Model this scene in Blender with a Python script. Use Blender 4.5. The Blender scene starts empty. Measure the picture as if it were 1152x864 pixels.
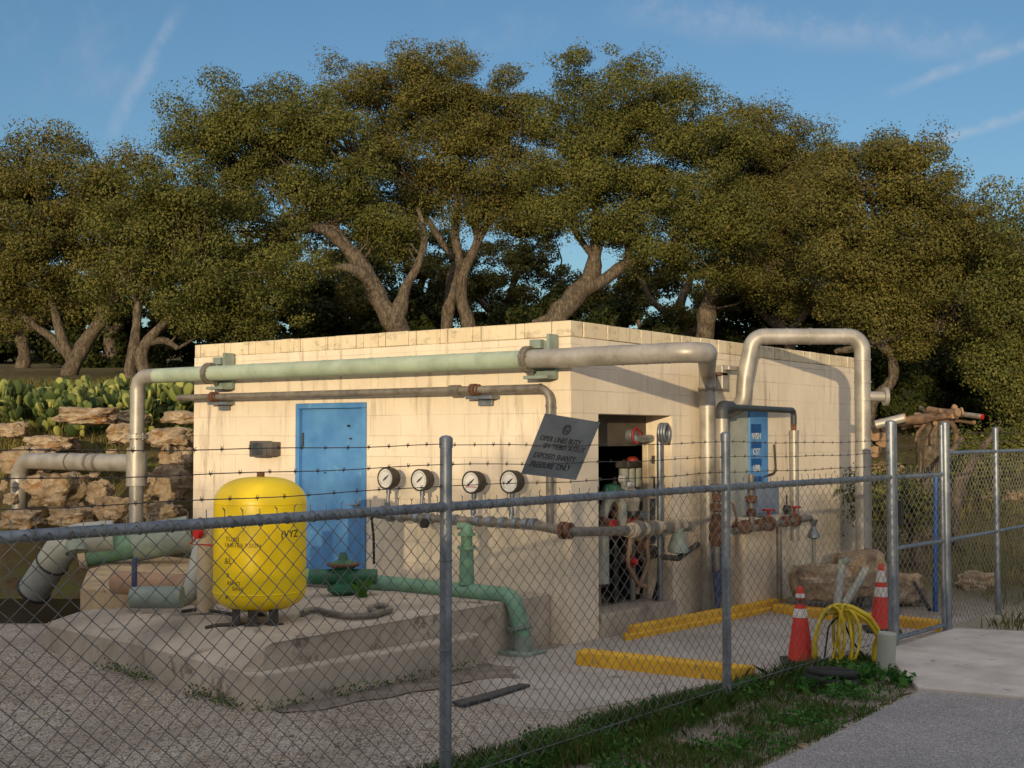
import bpy, bmesh, math, random
import numpy as np
from mathutils import Vector, Matrix, noise

random.seed(7)
RNG = np.random.default_rng(7)
PI = math.pi
scn = bpy.context.scene
COL = scn.collection

# ------------------------------------------------------------------ camera geometry
# world: corner of the block building at the origin, front wall along -X (plane y=0),
# side wall along +Y (plane x=0), z up, metres
FPX = 1402.0
EXPOSURE = 0.78
HC = 1.84
PITCH = math.atan(57 / FPX)
YAW = math.radians(36.6506)
RC = Matrix.Rotation(YAW, 3, 'Z') @ Matrix.Rotation(PI / 2 + PITCH, 3, 'X')
CAM = Vector((6.135, -9.118, HC))
FW = Vector((-math.sin(YAW), math.cos(YAW), 0))
RT = Vector((math.cos(YAW), math.sin(YAW), 0))


def ray(px, py):
    return RC @ Vector(((px - 576) / FPX, -(py - 432) / FPX, -1))


def onx(px, py, x):
    d = ray(px, py)
    return CAM + d * ((x - CAM.x) / d.x)


def ony(px, py, y):
    d = ray(px, py)
    return CAM + d * ((y - CAM.y) / d.y)


def onz(px, py, z=0.0):
    d = ray(px, py)
    return CAM + d * ((z - CAM.z) / d.z)


def at(px, py, v):
    d = ray(px, py)
    return CAM + d * (v / d.dot(FW))


def sstep(a, b, x):
    t = min(1, max(0, (x - a) / (b - a)))
    return t * t * (3 - 2 * t)


def pw(pts, x):
    if x <= pts[0][0]:
        return pts[0][1]
    for (a, za), (b, zb) in zip(pts, pts[1:]):
        if x <= b:
            t = (x - a) / (b - a)
            return za + (zb - za) * t
    return pts[-1][1]


ZL = [(14.4, 0), (15.3, .45), (16.4, 1.25), (17.6, 1.85), (20, 2.1), (24, 2.55), (30, 3.3), (40, 4.0), (55, 5.2), (100, 8.5), (900, 20)]
ZR = [(12.6, 0), (14, .12), (16, .3), (22, .75), (30, 1.5), (40, 2.6), (55, 4), (100, 8), (900, 20)]


def terrain(x, y):
    r = Vector((x - CAM.x, y - CAM.y, 0))
    v = r.dot(FW)
    u = r.dot(RT)
    z = pw(ZL, v) + (pw(ZR, v) - pw(ZL, v)) * sstep(-3.6, 3.5, u)
    if v > 13:
        z += (noise.noise(Vector((x * .5, y * .5, 0))) * .12 + noise.noise(Vector((x * 1.7, y * 1.7, 3))) * .05) * sstep(13, 17, v)
    # drainage pit left of the concrete pad
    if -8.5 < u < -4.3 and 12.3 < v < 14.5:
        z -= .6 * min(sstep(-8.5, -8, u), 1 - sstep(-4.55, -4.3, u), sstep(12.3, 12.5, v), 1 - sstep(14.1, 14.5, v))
    return z


# ------------------------------------------------------------------ object helpers
WL = {}


def wl(o):
    return WL.get(o.name, Vector((0, 0, 0))) if o else Vector((0, 0, 0))


def tag(o, label=None, cat=None, group=None, kind=None):
    if label:
        o['label'] = label
    if cat:
        o['category'] = cat
    if group:
        o['group'] = group
    if kind:
        o['kind'] = kind
    return o


def thing(name, label, cat, loc=(0, 0, 0), group=None):
    o = bpy.data.objects.new(name, None)
    COL.objects.link(o)
    o.location = loc
    o.empty_display_size = .1
    WL[o.name] = Vector(loc)
    return tag(o, label, cat, group)


def copy_tree(o, parent=None):
    c = o.copy()
    COL.objects.link(c)
    if parent:
        c.parent = parent
    for ch in [k for k in bpy.data.objects if k.parent == o]:
        copy_tree(ch, c)
    return c


def finish(name, me, material, parent=None, origin=None):
    o = bpy.data.objects.new(name, me)
    COL.objects.link(o)
    if material:
        me.materials.append(material)
    off = wl(parent)
    if origin is not None and parent is None:
        off = Vector(origin)
        o.location = off
    if off.length > 0:
        me.transform(Matrix.Translation(-off))
    if parent:
        o.parent = parent
        WL[o.name] = off
    else:
        WL[o.name] = off
    return o


class MB:
    def __init__(s):
        s.v = []
        s.f = []
        s.sm = []

    def add(s, vs, fs, smooth=False):
        b = len(s.v)
        s.v.extend([tuple(p) for p in vs])
        for f in fs:
            s.f.append(tuple(i + b for i in f))
            s.sm.append(smooth)
        return s

    def bm(s, b, smooth=False, M=None):
        if M is not None:
            b.transform(M)
        b.verts.index_update()
        s.add([v.co for v in b.verts], [[v.index for v in f.verts] for f in b.faces], smooth)
        b.free()
        return s

    def box(s, c, size, rot=None, bev=0.0, seg=2):
        b = bmesh.new()
        bmesh.ops.create_cube(b, size=1.0)
        bmesh.ops.scale(b, vec=size, verts=b.verts)
        if bev > 0:
            bmesh.ops.bevel(b, geom=b.edges[:], offset=bev, segments=seg, profile=.5, affect='EDGES')
        M = Matrix.Translation(c)
        if rot is not None:
            M = M @ (rot.to_4x4() if isinstance(rot, Matrix) else Matrix.Rotation(rot, 4, 'Z'))
        return s.bm(b, False, M)

    def span(s, a, b, bev=0.0):
        a = Vector(a)
        b = Vector(b)
        lo = Vector([min(a[i], b[i]) for i in range(3)])
        hi = Vector([max(a[i], b[i]) for i in range(3)])
        return s.box((lo + hi) / 2, hi - lo, None, bev)

    def prism(s, poly, z0, z1, bev=0.0):
        b = bmesh.new()
        vs = [b.verts.new((p[0], p[1], z0)) for p in poly]
        f = b.faces.new(vs)
        f.normal_update()
        if f.normal.z > 0:
            f.normal_flip()
        r = bmesh.ops.extrude_face_region(b, geom=[f])
        for e in r['geom']:
            if isinstance(e, bmesh.types.BMVert):
                e.co.z = z1
        bmesh.ops.recalc_face_normals(b, faces=b.faces[:])
        if bev > 0:
            es = [e for e in b.edges if max(v.co.z for v in e.verts) > z1 - 1e-5]
            bmesh.ops.bevel(b, geom=es, offset=bev, segments=2, profile=.5, affect='EDGES')
        return s.bm(b)

    def tube(s, path, r, n=10, cap=True, smooth=True, closed=False):
        P = [Vector(p) for p in path]
        N = len(P)
        rs = r if isinstance(r, (list, tuple)) else [r] * N
        T = []
        for i in range(N):
            if closed:
                t = (P[(i + 1) % N] - P[i]).normalized() + (P[i] - P[i - 1]).normalized()
            elif i == 0:
                t = P[1] - P[0]
            elif i == N - 1:
                t = P[-1] - P[-2]
            else:
                t = (P[i + 1] - P[i]).normalized() + (P[i] - P[i - 1]).normalized()
            T.append(t.normalized() if t.length > 1e-9 else Vector((0, 0, 1)))
        ref = Vector((0, 0, 1)) if abs(T[0].z) < .9 else Vector((1, 0, 0))
        nx = (ref - T[0] * ref.dot(T[0])).normalized()
        vs = []
        for i in range(N):
            nx = nx - T[i] * nx.dot(T[i])
            if nx.length < 1e-6:
                nx = T[i].orthogonal()
            nx.normalize()
            ny = T[i].cross(nx)
            for k in range(n):
                a = 2 * PI * k / n
                vs.append(P[i] + (nx * math.cos(a) + ny * math.sin(a)) * rs[i])
        fs = []
        M = N if closed else N - 1
        for i in range(M):
            j = (i + 1) % N
            for k in range(n):
                q = (k + 1) % n
                fs.append((i * n + k, i * n + q, j * n + q, j * n + k))
        s.add(vs, fs, smooth)
        if cap and not closed:
            s.add(vs[:n], [tuple(range(n - 1, -1, -1))])
            s.add(vs[-n:], [tuple(range(n))])
        return s

    def cyl(s, a, b, r, n=16, r2=None):
        return s.tube([a, b], [r, r if r2 is None else r2], n)

    def lathe(s, prof, origin, axis=(0, 0, 1), n=24, sharp=True):
        ax = Vector(axis).normalized()
        ex = ax.orthogonal().normalized()
        ey = ax.cross(ex)
        o = Vector(origin)
        rings = []
        for (r, h) in prof:
            rings.append([o + ax * h + (ex * math.cos(2 * PI * k / n) + ey * math.sin(2 * PI * k / n)) * r for k in range(n)])
        if sharp:
            for A, B in zip(rings, rings[1:]):
                s.add(A + B, [(k, (k + 1) % n, n + (k + 1) % n, n + k) for k in range(n)], True)
        else:
            vs = [p for R in rings for p in R]
            fs = [(i * n + k, i * n + (k + 1) % n, (i + 1) * n + (k + 1) % n, (i + 1) * n + k) for i in range(len(rings) - 1) for k in range(n)]
            s.add(vs, fs, True)
        return s

    def ring(s, c, axis, R, r, n=28, m=8):
        ax = Vector(axis).normalized()
        ex = ax.orthogonal().normalized()
        ey = ax.cross(ex)
        c = Vector(c)
        return s.tube([c + (ex * math.cos(2 * PI * k / n) + ey * math.sin(2 * PI * k / n)) * R for k in range(n)], r, m, closed=True)

    def cut(s):
        s.marks = getattr(s, 'marks', []) + [(len(s.v), len(s.f))]
        return s

    def build_each(s, name, material, parent=None):
        """one mesh object per piece ended with cut()"""
        out = []
        v0 = f0 = 0
        for v1, f1 in s.marks:
            k = MB()
            k.v = s.v[v0:v1]
            k.f = [tuple(i - v0 for i in f) for f in s.f[f0:f1]]
            k.sm = s.sm[f0:f1]
            out.append(k.build(name, material, parent))
            v0, f0 = v1, f1
        return out

    def build(s, name, material, parent=None, origin=None):
        me = bpy.data.meshes.new(name)
        me.from_pydata(s.v, [], s.f)
        me.polygons.foreach_set('use_smooth', s.sm)
        uv = me.uv_layers.new(name='UVMap')
        vco = np.empty(len(me.vertices) * 3)
        me.vertices.foreach_get('co', vco)
        vco = vco.reshape(-1, 3)
        li = np.empty(len(me.loops), dtype=np.int64)
        me.loops.foreach_get('vertex_index', li)
        tot = np.empty(len(me.polygons), dtype=np.int64)
        me.polygons.foreach_get('loop_total', tot)
        nrm = np.empty(len(me.polygons) * 3)
        me.polygons.foreach_get('normal', nrm)
        an = np.abs(nrm.reshape(-1, 3))
        an = np.repeat(an, tot, axis=0)
        c = vco[li]
        ux = np.where((an[:, 0] >= an[:, 1]) & (an[:, 0] >= an[:, 2]), c[:, 1], c[:, 0])
        uy = np.where((an[:, 2] > an[:, 0]) & (an[:, 2] > an[:, 1]), c[:, 1], c[:, 2])
        uv.data.foreach_set('uv', np.stack([ux, uy], 1).ravel())
        me.update()
        return finish(name, me, material, parent, origin)


def np_mesh(name, V, F, material, parent=None, origin=None, smooth=False):
    F = np.asarray(F, dtype=np.int32)
    k = F.shape[1]
    me = bpy.data.meshes.new(name)
    me.vertices.add(len(V))
    me.vertices.foreach_set('co', np.asarray(V, dtype=np.float32).ravel())
    me.loops.add(F.size)
    me.loops.foreach_set('vertex_index', F.ravel())
    me.polygons.add(len(F))
    me.polygons.foreach_set('loop_start', np.arange(0, F.size, k, dtype=np.int32))
    if smooth:
        me.polygons.foreach_set('use_smooth', np.ones(len(F), dtype=bool))
    me.update(calc_edges=True)
    return finish(name, me, material, parent, origin)


def fillet(pts, r, seg=7):
    P = [Vector(p) for p in pts]
    out = [P[0]]
    for i in range(1, len(P) - 1):
        a = (P[i - 1] - P[i])
        b = (P[i + 1] - P[i])
        ang = a.angle(b)
        t = r / math.tan(ang / 2)
        t = min(t, a.length * .49, b.length * .49)
        rr = t * math.tan(ang / 2)
        a.normalize()
        b.normalize()
        bis = (a + b).normalized()
        c = P[i] + bis * (rr / math.sin(ang / 2))
        s0 = P[i] + a * t - c
        s1 = P[i] + b * t - c
        for k in range(seg + 1):
            w_ = s0.angle(s1)
            q = (s0 * math.sin(w_ * (1 - k / seg)) + s1 * math.sin(w_ * k / seg)) / math.sin(w_) if w_ > 1e-3 else s0
            out.append(c + q)
    out.append(P[-1])
    return out


# ------------------------------------------------------------------ materials
def lin(r, g, b):
    f = lambda c: (c / 255 / 12.92) if c / 255 <= .04045 else ((c / 255 + .055) / 1.055) ** 2.4
    return (f(r), f(g), f(b), 1)


class NT:
    def __init__(s, name):
        s.m = bpy.data.materials.new(name)
        s.m.use_nodes = True
        s.t = s.m.node_tree
        s.b = s.t.nodes['Principled BSDF']
        s.out = s.t.nodes['Material Output']

    def n(s, typ, **kw):
        nd = s.t.nodes.new(typ)
        for k, v in kw.items():
            setattr(nd, k, v)
        return nd

    def l(s, a, b):
        s.t.links.new(a, b)

    def coord(s, which='Object', scale=(1, 1, 1)):
        tc = s.n('ShaderNodeTexCoord')
        mp = s.n('ShaderNodeMapping')
        mp.inputs['Scale'].default_value = scale
        s.l(tc.outputs[which], mp.inputs['Vector'])
        return mp.outputs['Vector']

    def noise(s, vec, scale, detail=5, rough=.6, dist=0):
        nd = s.n('ShaderNodeTexNoise')
        nd.inputs['Scale'].default_value = scale
        nd.inputs['Detail'].default_value = detail
        nd.inputs['Roughness'].default_value = rough
        nd.inputs['Distortion'].default_value = dist
        s.l(vec, nd.inputs['Vector'])
        return nd.outputs['Fac']

    def ramp(s, fac, stops):
        nd = s.n('ShaderNodeValToRGB')
        el = nd.color_ramp.elements
        while len(el) < len(stops):
            el.new(.5)
        for e, (p, c) in zip(el, stops):
            e.position = p
            e.color = c if len(c) == 4 else (*c, 1)
        s.l(fac, nd.inputs['Fac'])
        return nd.outputs['Color']

    def mix(s, fac, a, b, mode='MIX'):
        nd = s.n('ShaderNodeMix', data_type='RGBA', blend_type=mode)
        for sock, val in ((nd.inputs[0], fac), (nd.inputs[6], a), (nd.inputs[7], b)):
            if isinstance(val, (int, float)):
                sock.default_value = val
            elif isinstance(val, tuple):
                sock.default_value = val if len(val) == 4 else (*val, 1)
            else:
                s.l(val, sock)
        return nd.outputs[2]

    def math(s, op, a, b=0.0):
        nd = s.n('ShaderNodeMath', operation=op)
        for sock, val in zip(nd.inputs, (a, b)):
            if isinstance(val, (int, float)):
                sock.default_value = val
            else:
                s.l(val, sock)
        return nd.outputs[0]

    def bump(s, h, strength=.3, dist=.01, prev=None):
        nd = s.n('ShaderNodeBump')
        nd.inputs['Strength'].default_value = strength
        nd.inputs['Distance'].default_value = dist
        s.l(h, nd.inputs['Height'])
        if prev is not None:
            s.l(prev, nd.inputs['Normal'])
        return nd.outputs['Normal']

    def end(s, color=None, rough=.7, metal=0.0, normal=None, spec=None):
        if color is not None:
            if isinstance(color, tuple):
                s.b.inputs['Base Color'].default_value = color if len(color) == 4 else (*color, 1)
            else:
                s.l(color, s.b.inputs['Base Color'])
        if isinstance(rough, (int, float)):
            s.b.inputs['Roughness'].default_value = rough
        else:
            s.l(rough, s.b.inputs['Roughness'])
        s.b.inputs['Metallic'].default_value = metal
        if normal is not None:
            s.l(normal, s.b.inputs['Normal'])
        if spec is not None:
            s.b.inputs['Specular IOR Level'].default_value = spec
        return s.m


def simple(name, c1, c2=None, scale=6, rough=.6, metal=0.0, bump=.15, bscale=40, spots=None, spotamt=.62, bdist=.004):
    """two tones in noise, optional third tone in spots (rust, dirt), fine bump"""
    t = NT(name)
    v = t.coord('Object')
    c2 = c2 or tuple(x * .75 for x in c1[:3]) + (1,)
    f = t.noise(v, scale, 6, .65)
    col = t.ramp(f, [(.32, c2), (.66, c1)])
    if spots:
        g = t.noise(v, scale * 2.3, 8, .7, .4)
        k = t.ramp(g, [(spotamt, (0, 0, 0, 1)), (spotamt + .08, (1, 1, 1, 1))])
        col = t.mix(k, col, spots)
    h = t.noise(v, bscale, 5, .6)
    rg = t.math('ADD', t.math('MULTIPLY', f, .25), rough - .12)
    return t.end(col, rg, metal, t.bump(h, bump, bdist))


def wall_mat(name, base, axis_rows=.2, cap=False, grime=.5):
    t = NT(name)
    uv = t.coord('UV')
    ob = t.coord('Object')
    br = t.n('ShaderNodeTexBrick')
    br.offset = .5
    br.inputs['Scale'].default_value = 1.0
    br.inputs['Mortar Size'].default_value = .006 if cap else .005
    br.inputs['Mortar Smooth'].default_value = .6
    br.inputs['Brick Width'].default_value = .4
    br.inputs['Row Height'].default_value = .6 if cap else .2036
    br.inputs['Color1'].default_value = (0, 0, 0, 1)
    br.inputs['Color2'].default_value = (1, 1, 1, 1)
    wv = t.n('ShaderNodeVectorMath', operation='ADD')
    nz = t.n('ShaderNodeTexNoise')
    nz.inputs['Scale'].default_value = 3.0
    t.l(uv, nz.inputs['Vector'])
    sc = t.n('ShaderNodeVectorMath', operation='SCALE')
    t.l(nz.outputs['Color'], sc.inputs[0])
    sc.inputs['Scale'].default_value = .012
    t.l(uv, wv.inputs[0])
    t.l(sc.outputs[0], wv.inputs[1])
    t.l(wv.outputs[0], br.inputs['Vector'])
    fac = br.outputs['Fac']          # 1 = mortar
    # joints fade in and out under the paint
    patch = t.ramp(t.noise(ob, 1.6, 4, .6), [(.36, (.12, .12, .12, 1)), (.66, (1, 1, 1, 1))])
    jf = t.math('MULTIPLY', fac, patch) if not cap else fac
    b1 = tuple(c * .86 for c in base[:3]) + (1,)
    col = t.ramp(t.noise(ob, 2.2, 6, .65), [(.3, b1), (.62, base)])
    per = t.mix(.5, br.outputs['Color'], (0.5, .5, .5, 1))
    col = t.mix(.22 if cap else .09, col, per, 'SOFT_LIGHT')
    # run-off streaks
    sv = t.coord('UV', (9, .8, 1))
    st = t.ramp(t.noise(sv, 1.0, 7, .72), [(.52, (0, 0, 0, 1)), (.72, (1, 1, 1, 1))])
    pat = t.ramp(t.noise(ob, 1.1, 3, .5), [(.4, (0, 0, 0, 1)), (.6, (1, 1, 1, 1))])
    st = t.math('MULTIPLY', t.math('MULTIPLY', st, pat), grime)
    col = t.mix(st, col, lin(96, 78, 56))
    col = t.mix(t.math('MULTIPLY', jf, .8 if cap else .26), col, lin(92, 76, 58))
    if cap:
        dk = t.ramp(t.noise(t.coord('UV', (5, 9, 1)), 1.0, 8, .75), [(.52, (0, 0, 0, 1)), (.72, (1, 1, 1, 1))])
        col = t.mix(t.math('MULTIPLY', dk, .7), col, lin(70, 60, 48))
    h = t.math('SUBTRACT', t.math('MULTIPLY', t.noise(ob, 60, 5, .6), .25), jf)
    nrm = t.bump(h, .55, .006)
    big = t.bump(t.noise(ob, 5, 4, .6), .2, .02, nrm)
    return t.end(col, .85, 0, big, .25)


M = {}
CREAM = lin(232, 216, 189)
M['wall'] = wall_mat('cream_painted_block', CREAM, grime=.75)
M['cap'] = wall_mat('weathered_cap_block', lin(226, 208, 172), cap=True, grime=.6)
M['concrete'] = simple('concrete', lin(206, 197, 186), lin(172, 164, 152), 2.2, .9, 0, .35, 70, lin(104, 95, 82), .62, .006)
M['yard'] = simple('yard_concrete', lin(178, 170, 158), lin(146, 138, 126), 1.6, .9, 0, .35, 60, lin(118, 108, 96), .6, .006)
M['old_concrete'] = simple('stained_concrete', lin(190, 177, 158), lin(148, 136, 118), 1.7, .92, 0, .5, 45, lin(118, 106, 90), .57, .01)
M['slab_sand'] = simple('sandy_concrete', lin(196, 172, 132), lin(150, 128, 96), 2.5, .92, 0, .5, 40, lin(110, 92, 70), .6, .012)
M['silver'] = simple('silver_painted_pipe', lin(178, 172, 160), lin(142, 136, 124), 5, .45, .35, .06, 60, lin(120, 110, 95), .68)
M['silver_dark'] = simple('grey_painted_pipe', lin(142, 134, 120), lin(98, 92, 82), 9, .5, .3, .2, 60, lin(116, 84, 58), .6)
M['galv'] = simple('galvanised_steel', lin(150, 156, 160), lin(112, 118, 124), 9, .45, .65, .08, 90)
M['wire'] = simple('galvanised_wire', lin(134, 135, 134), lin(104, 104, 101), 20, .55, .5, .05, 90)
M['barb'] = simple('weathered_barbed_wire', lin(92, 84, 76), lin(66, 58, 52), 30, .65, .3, .05, 90)
M['sage'] = simple('sage_green_paint', lin(170, 182, 158), lin(142, 156, 132), 4, .5, 0, .08, 60, lin(120, 120, 96), .68)
M['green'] = simple('green_pipe_paint', lin(122, 160, 130), lin(94, 136, 106), 4, .5, 0, .12, 60, lin(120, 116, 88), .68)
M['green_dark'] = simple('dark_green_paint', lin(44, 108, 76), lin(28, 78, 54), 6, .5, 0, .1, 60)
M['green_grey'] = simple('faded_green_paint', lin(142, 154, 142), lin(112, 124, 112), 4, .6, 0, .12, 60, lin(140, 120, 92), .64)
M['yellow'] = simple('yellow_tank_paint', lin(250, 216, 10), lin(240, 202, 6), 2.5, .36, 0, .04, 50, lin(176, 128, 26), .67)
M['kerb_yellow'] = simple('yellow_kerb_paint', lin(228, 178, 40), lin(200, 150, 30), 5, .75, 0, .3, 50, lin(128, 112, 84), .6)
M['blue'] = simple('blue_door_paint', lin(92, 146, 194), lin(68, 122, 176), 2.6, .5, 0, .08, 50, lin(128, 166, 196), .62)
M['cab_blue'] = simple('blue_grey_cabinet_paint', lin(128, 142, 158), lin(104, 116, 132), 4, .6, 0, .08, 50, lin(120, 104, 88), .68)
M['blue_dark'] = simple('dark_blue_paint', lin(22, 84, 148), lin(16, 66, 122), 6, .5)
M['blue_rag'] = simple('navy_painted_steel', lin(70, 82, 116), lin(44, 52, 80), 8, .7)
M['panel_grey'] = simple('grey_green_panel', lin(170, 172, 158), lin(146, 148, 136), 3, .6)
M['rust'] = simple('rusty_iron', lin(124, 82, 56), lin(70, 50, 38), 26, .85, .1, .7, 45, lin(92, 88, 80), .6, .012)
M['iron'] = simple('dark_cast_iron', lin(84, 78, 70), lin(50, 46, 42), 12, .7, .3, .3, 60, lin(120, 76, 48), .64)
M['red'] = simple('red_paint', lin(196, 32, 24), lin(150, 22, 18), 8, .5)
M['rust_red'] = simple('faded_red_paint', lin(158, 44, 32), lin(110, 34, 26), 18, .6, 0, .2, 50, lin(90, 62, 46), .6)
M['cone'] = simple('orange_red_plastic', lin(226, 52, 28), lin(196, 38, 22), 5, .5, 0, .05, 40, lin(120, 44, 30), .7)
M['white'] = simple('white_reflective', lin(226, 222, 214), lin(188, 182, 172), 8, .5, 0, .05, 40, lin(130, 124, 116), .62)
M['rubber'] = simple('black_rubber', lin(46, 44, 42), lin(30, 29, 28), 8, .75)
M['hose_yellow'] = simple('yellow_hose', lin(214, 190, 40), lin(178, 152, 28), 6, .5, 0, .1, 60)
M['sign'] = simple('shade_darkened_sign', lin(112, 116, 118), lin(92, 96, 98), 3, .6, .1, .04, 40)  # grey darkened to stand in for shade on the plate
M['ink'] = simple('black_ink', lin(34, 34, 34), lin(22, 22, 22), 30, .7)
M['ink_faint'] = simple('worn_black_stencil', lin(138, 112, 20), lin(108, 88, 20), 40, .7)
M['dial'] = simple('white_dial', lin(238, 234, 224), lin(220, 214, 200), 10, .4)
M['fixture'] = simple('grey_lamp_housing', lin(96, 90, 84), lin(66, 62, 58), 8, .5)
M['cream_box'] = simple('cream_housing_paint', lin(222, 206, 178), lin(196, 178, 150), 3, .8, 0, .2, 40, lin(150, 130, 104), .66)
M['beige'] = simple('beige_pvc', lin(206, 190, 160), lin(176, 158, 128), 4, .5, 0, .05, 40)
M['clay'] = simple('brown_clay_pipe', lin(172, 138, 106), lin(132, 102, 76), 4, .75, 0, .2, 40)
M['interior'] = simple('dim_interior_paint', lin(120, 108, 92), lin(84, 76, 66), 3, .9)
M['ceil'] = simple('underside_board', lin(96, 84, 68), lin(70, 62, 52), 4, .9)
M['dark_metal'] = simple('dark_grey_equipment', lin(74, 78, 80), lin(46, 50, 52), 6, .55, .2)
M['bark'] = None
t = NT('oak_bark')
v = t.coord('Object', (1, 1, .35))
f = t.noise(v, 15, 9, .78, .8)
col = t.ramp(f, [(.3, lin(40, 36, 30)), (.48, lin(90, 80, 67)), (.64, lin(138, 125, 107))])
M['bark'] = t.end(col, .95, 0, t.bump(t.noise(v, 16, 8, .75), .9, .05), .1)


def leaf_mat(name, cols, trans=.14):
    t = NT(name)
    g = t.n('ShaderNodeNewGeometry')
    col = t.ramp(g.outputs['Random Per Island'], [(i / (len(cols) - 1), c) for i, c in enumerate(cols)])
    big = t.ramp(t.noise(t.coord('Object'), .9, 3, .5), [(.35, (.78, .8, .8, 1)), (.65, (1.12, 1.06, .96, 1))])
    col = t.mix(1.0, col, big, 'MULTIPLY')
    t.l(col, t.b.inputs['Base Color'])
    t.b.inputs['Roughness'].default_value = .6
    t.b.inputs['Specular IOR Level'].default_value = .1
    tr = t.n('ShaderNodeBsdfTranslucent')
    t.l(col, tr.inputs['Color'])
    mx = t.n('ShaderNodeMixShader')
    mx.inputs[0].default_value = trans
    t.l(t.b.outputs[0], mx.inputs[1])
    t.l(tr.outputs[0], mx.inputs[2])
    t.l(mx.outputs[0], t.out.inputs['Surface'])
    return t.m


M['leaf_a'] = leaf_mat('oak_leaves', [lin(70, 78, 38), lin(88, 94, 46), lin(104, 105, 53), lin(119, 112, 60)])
M['leaf_b'] = leaf_mat('olive_oak_leaves', [lin(74, 77, 39), lin(92, 93, 47), lin(109, 104, 54), lin(122, 112, 62)])
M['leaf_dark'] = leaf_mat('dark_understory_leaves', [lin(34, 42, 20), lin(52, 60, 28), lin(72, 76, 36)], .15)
M['weed'] = leaf_mat('green_weed_leaves', [lin(44, 84, 34), lin(66, 112, 48), lin(96, 134, 70)], .3)
M['grass'] = leaf_mat('grass_blades', [lin(46, 82, 32), lin(66, 104, 44), lin(92, 116, 56), lin(116, 100, 64)], .3)
M['drygrass'] = leaf_mat('dry_grass_blades', [lin(108, 112, 58), lin(146, 134, 78), lin(88, 102, 50)], .3)
M['cactus'] = leaf_mat('cactus_pads', [lin(52, 70, 40), lin(82, 98, 54), lin(120, 128, 68), lin(160, 160, 92)], .05)
t = NT('limestone')
v = t.coord('Object')
col = t.ramp(t.noise(v, 3, 8, .7), [(.3, lin(104, 88, 68)), (.5, lin(170, 149, 120)), (.7, lin(212, 194, 164))])
col = t.mix(t.ramp(t.noise(v, 5, 6, .7, .5), [(.55, (0, 0, 0, 1)), (.66, (1, 1, 1, 1))]), col, lin(158, 112, 64))
M['rock'] = t.end(col, .95, 0, t.bump(t.noise(v, 9, 9, .75), .9, .06), .15)
M['wood'] = simple('weathered_wood', lin(124, 98, 74), lin(74, 58, 44), 12, .9, 0, .8, 30)
M['wood_end'] = simple('sawn_wood', lin(168, 136, 102), lin(126, 98, 70), 9, .9)
# ------------------------------------------------------------------ ground
t = NT('gravel_and_dirt')
v = t.coord('Object')
vor = t.n('ShaderNodeTexVoronoi')
vor.inputs['Scale'].default_value = 95
t.l(v, vor.inputs['Vector'])
sep = t.n('ShaderNodeSeparateColor')
t.l(vor.outputs['Color'], sep.inputs[0])
st = t.ramp(sep.outputs[0], [(0, lin(128, 118, 104)), (.35, lin(170, 159, 144)), (.7, lin(194, 182, 166)), (1, lin(216, 206, 190))])
dirt = t.ramp(t.noise(v, 7, 8, .7), [(.3, lin(112, 99, 84)), (.7, lin(166, 152, 134))])
msk = t.ramp(t.noise(v, 1.3, 5, .6), [(.42, (0, 0, 0, 1)), (.6, (1, 1, 1, 1))])
grav = t.mix(t.math('MULTIPLY', msk, .55), st, dirt)
# beyond the yard: leaf litter and dry grass
gy = t.n('ShaderNodeNewGeometry')
dot = t.n('ShaderNodeVectorMath', operation='DOT_PRODUCT')
t.l(gy.outputs['Position'], dot.inputs[0])
dot.inputs[1].default_value = tuple(FW)
far = t.n('ShaderNodeMapRange')
far.inputs['From Min'].default_value = CAM.dot(FW) + 12.6
far.inputs['From Max'].default_value = CAM.dot(FW) + 14.2
t.l(dot.outputs['Value'], far.inputs['Value'])
litter = t.ramp(t.noise(v, 3.2, 9, .72), [(.3, lin(64, 50, 36)), (.46, lin(106, 88, 62)), (.56, lin(104, 102, 58)), (.72, lin(80, 92, 46))])
col = t.mix(far.outputs[0], grav, litter)
h = t.math('ADD', vor.outputs['Distance'], t.math('MULTIPLY', t.noise(v, 20, 6, .7), .6))
M['ground'] = t.end(col, .95, 0, t.bump(h, .7, .02), .15)

t = NT('asphalt')
v = t.coord('Object')
vor = t.n('ShaderNodeTexVoronoi')
vor.inputs['Scale'].default_value = 140
t.l(v, vor.inputs['Vector'])
sep = t.n('ShaderNodeSeparateColor')
t.l(vor.outputs['Color'], sep.inputs[0])
a = t.ramp(sep.outputs[0], [(0, lin(124, 122, 120)), (.6, lin(154, 151, 148)), (1, lin(196, 192, 186))])
b = t.ramp(t.noise(v, 1.1, 6, .65), [(.3, (.78, .78, .78, 1)), (.7, (1.08, 1.06, 1.04, 1))])
col = t.mix(1.0, a, b, 'MULTIPLY')
M['asphalt'] = t.end(col, .92, 0, t.bump(vor.outputs['Distance'], .6, .008), .2)

# terrain sheet: fine near the yard, coarse to the horizon
def axis_steps(fine_lo, fine_hi, step, lo, hi):
    xs = list(np.arange(fine_lo, fine_hi + 1e-6, step))
    d = step
    x = fine_hi
    while x < hi:
        d *= 1.18
        x += d
        xs.append(x)
    d = step
    x = fine_lo
    while x > lo:
        d *= 1.18
        x -= d
        xs.insert(0, x)
    return xs

us = axis_steps(-9, 9, .22, -700, 700)
vs_ = axis_steps(3, 24, .22, -120, 900)
V = []
for vv in vs_:
    for uu in us:
        p = CAM + RT * uu + FW * vv
        V.append((p.x, p.y, terrain(p.x, p.y)))
nu = len(us)
F = [(j * nu + i, j * nu + i + 1, (j + 1) * nu + i + 1, (j + 1) * nu + i) for j in range(len(vs_) - 1) for i in range(nu - 1)]
g = np_mesh('ground', V, F, M['ground'], smooth=True)
tag(g, kind='structure')

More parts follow.
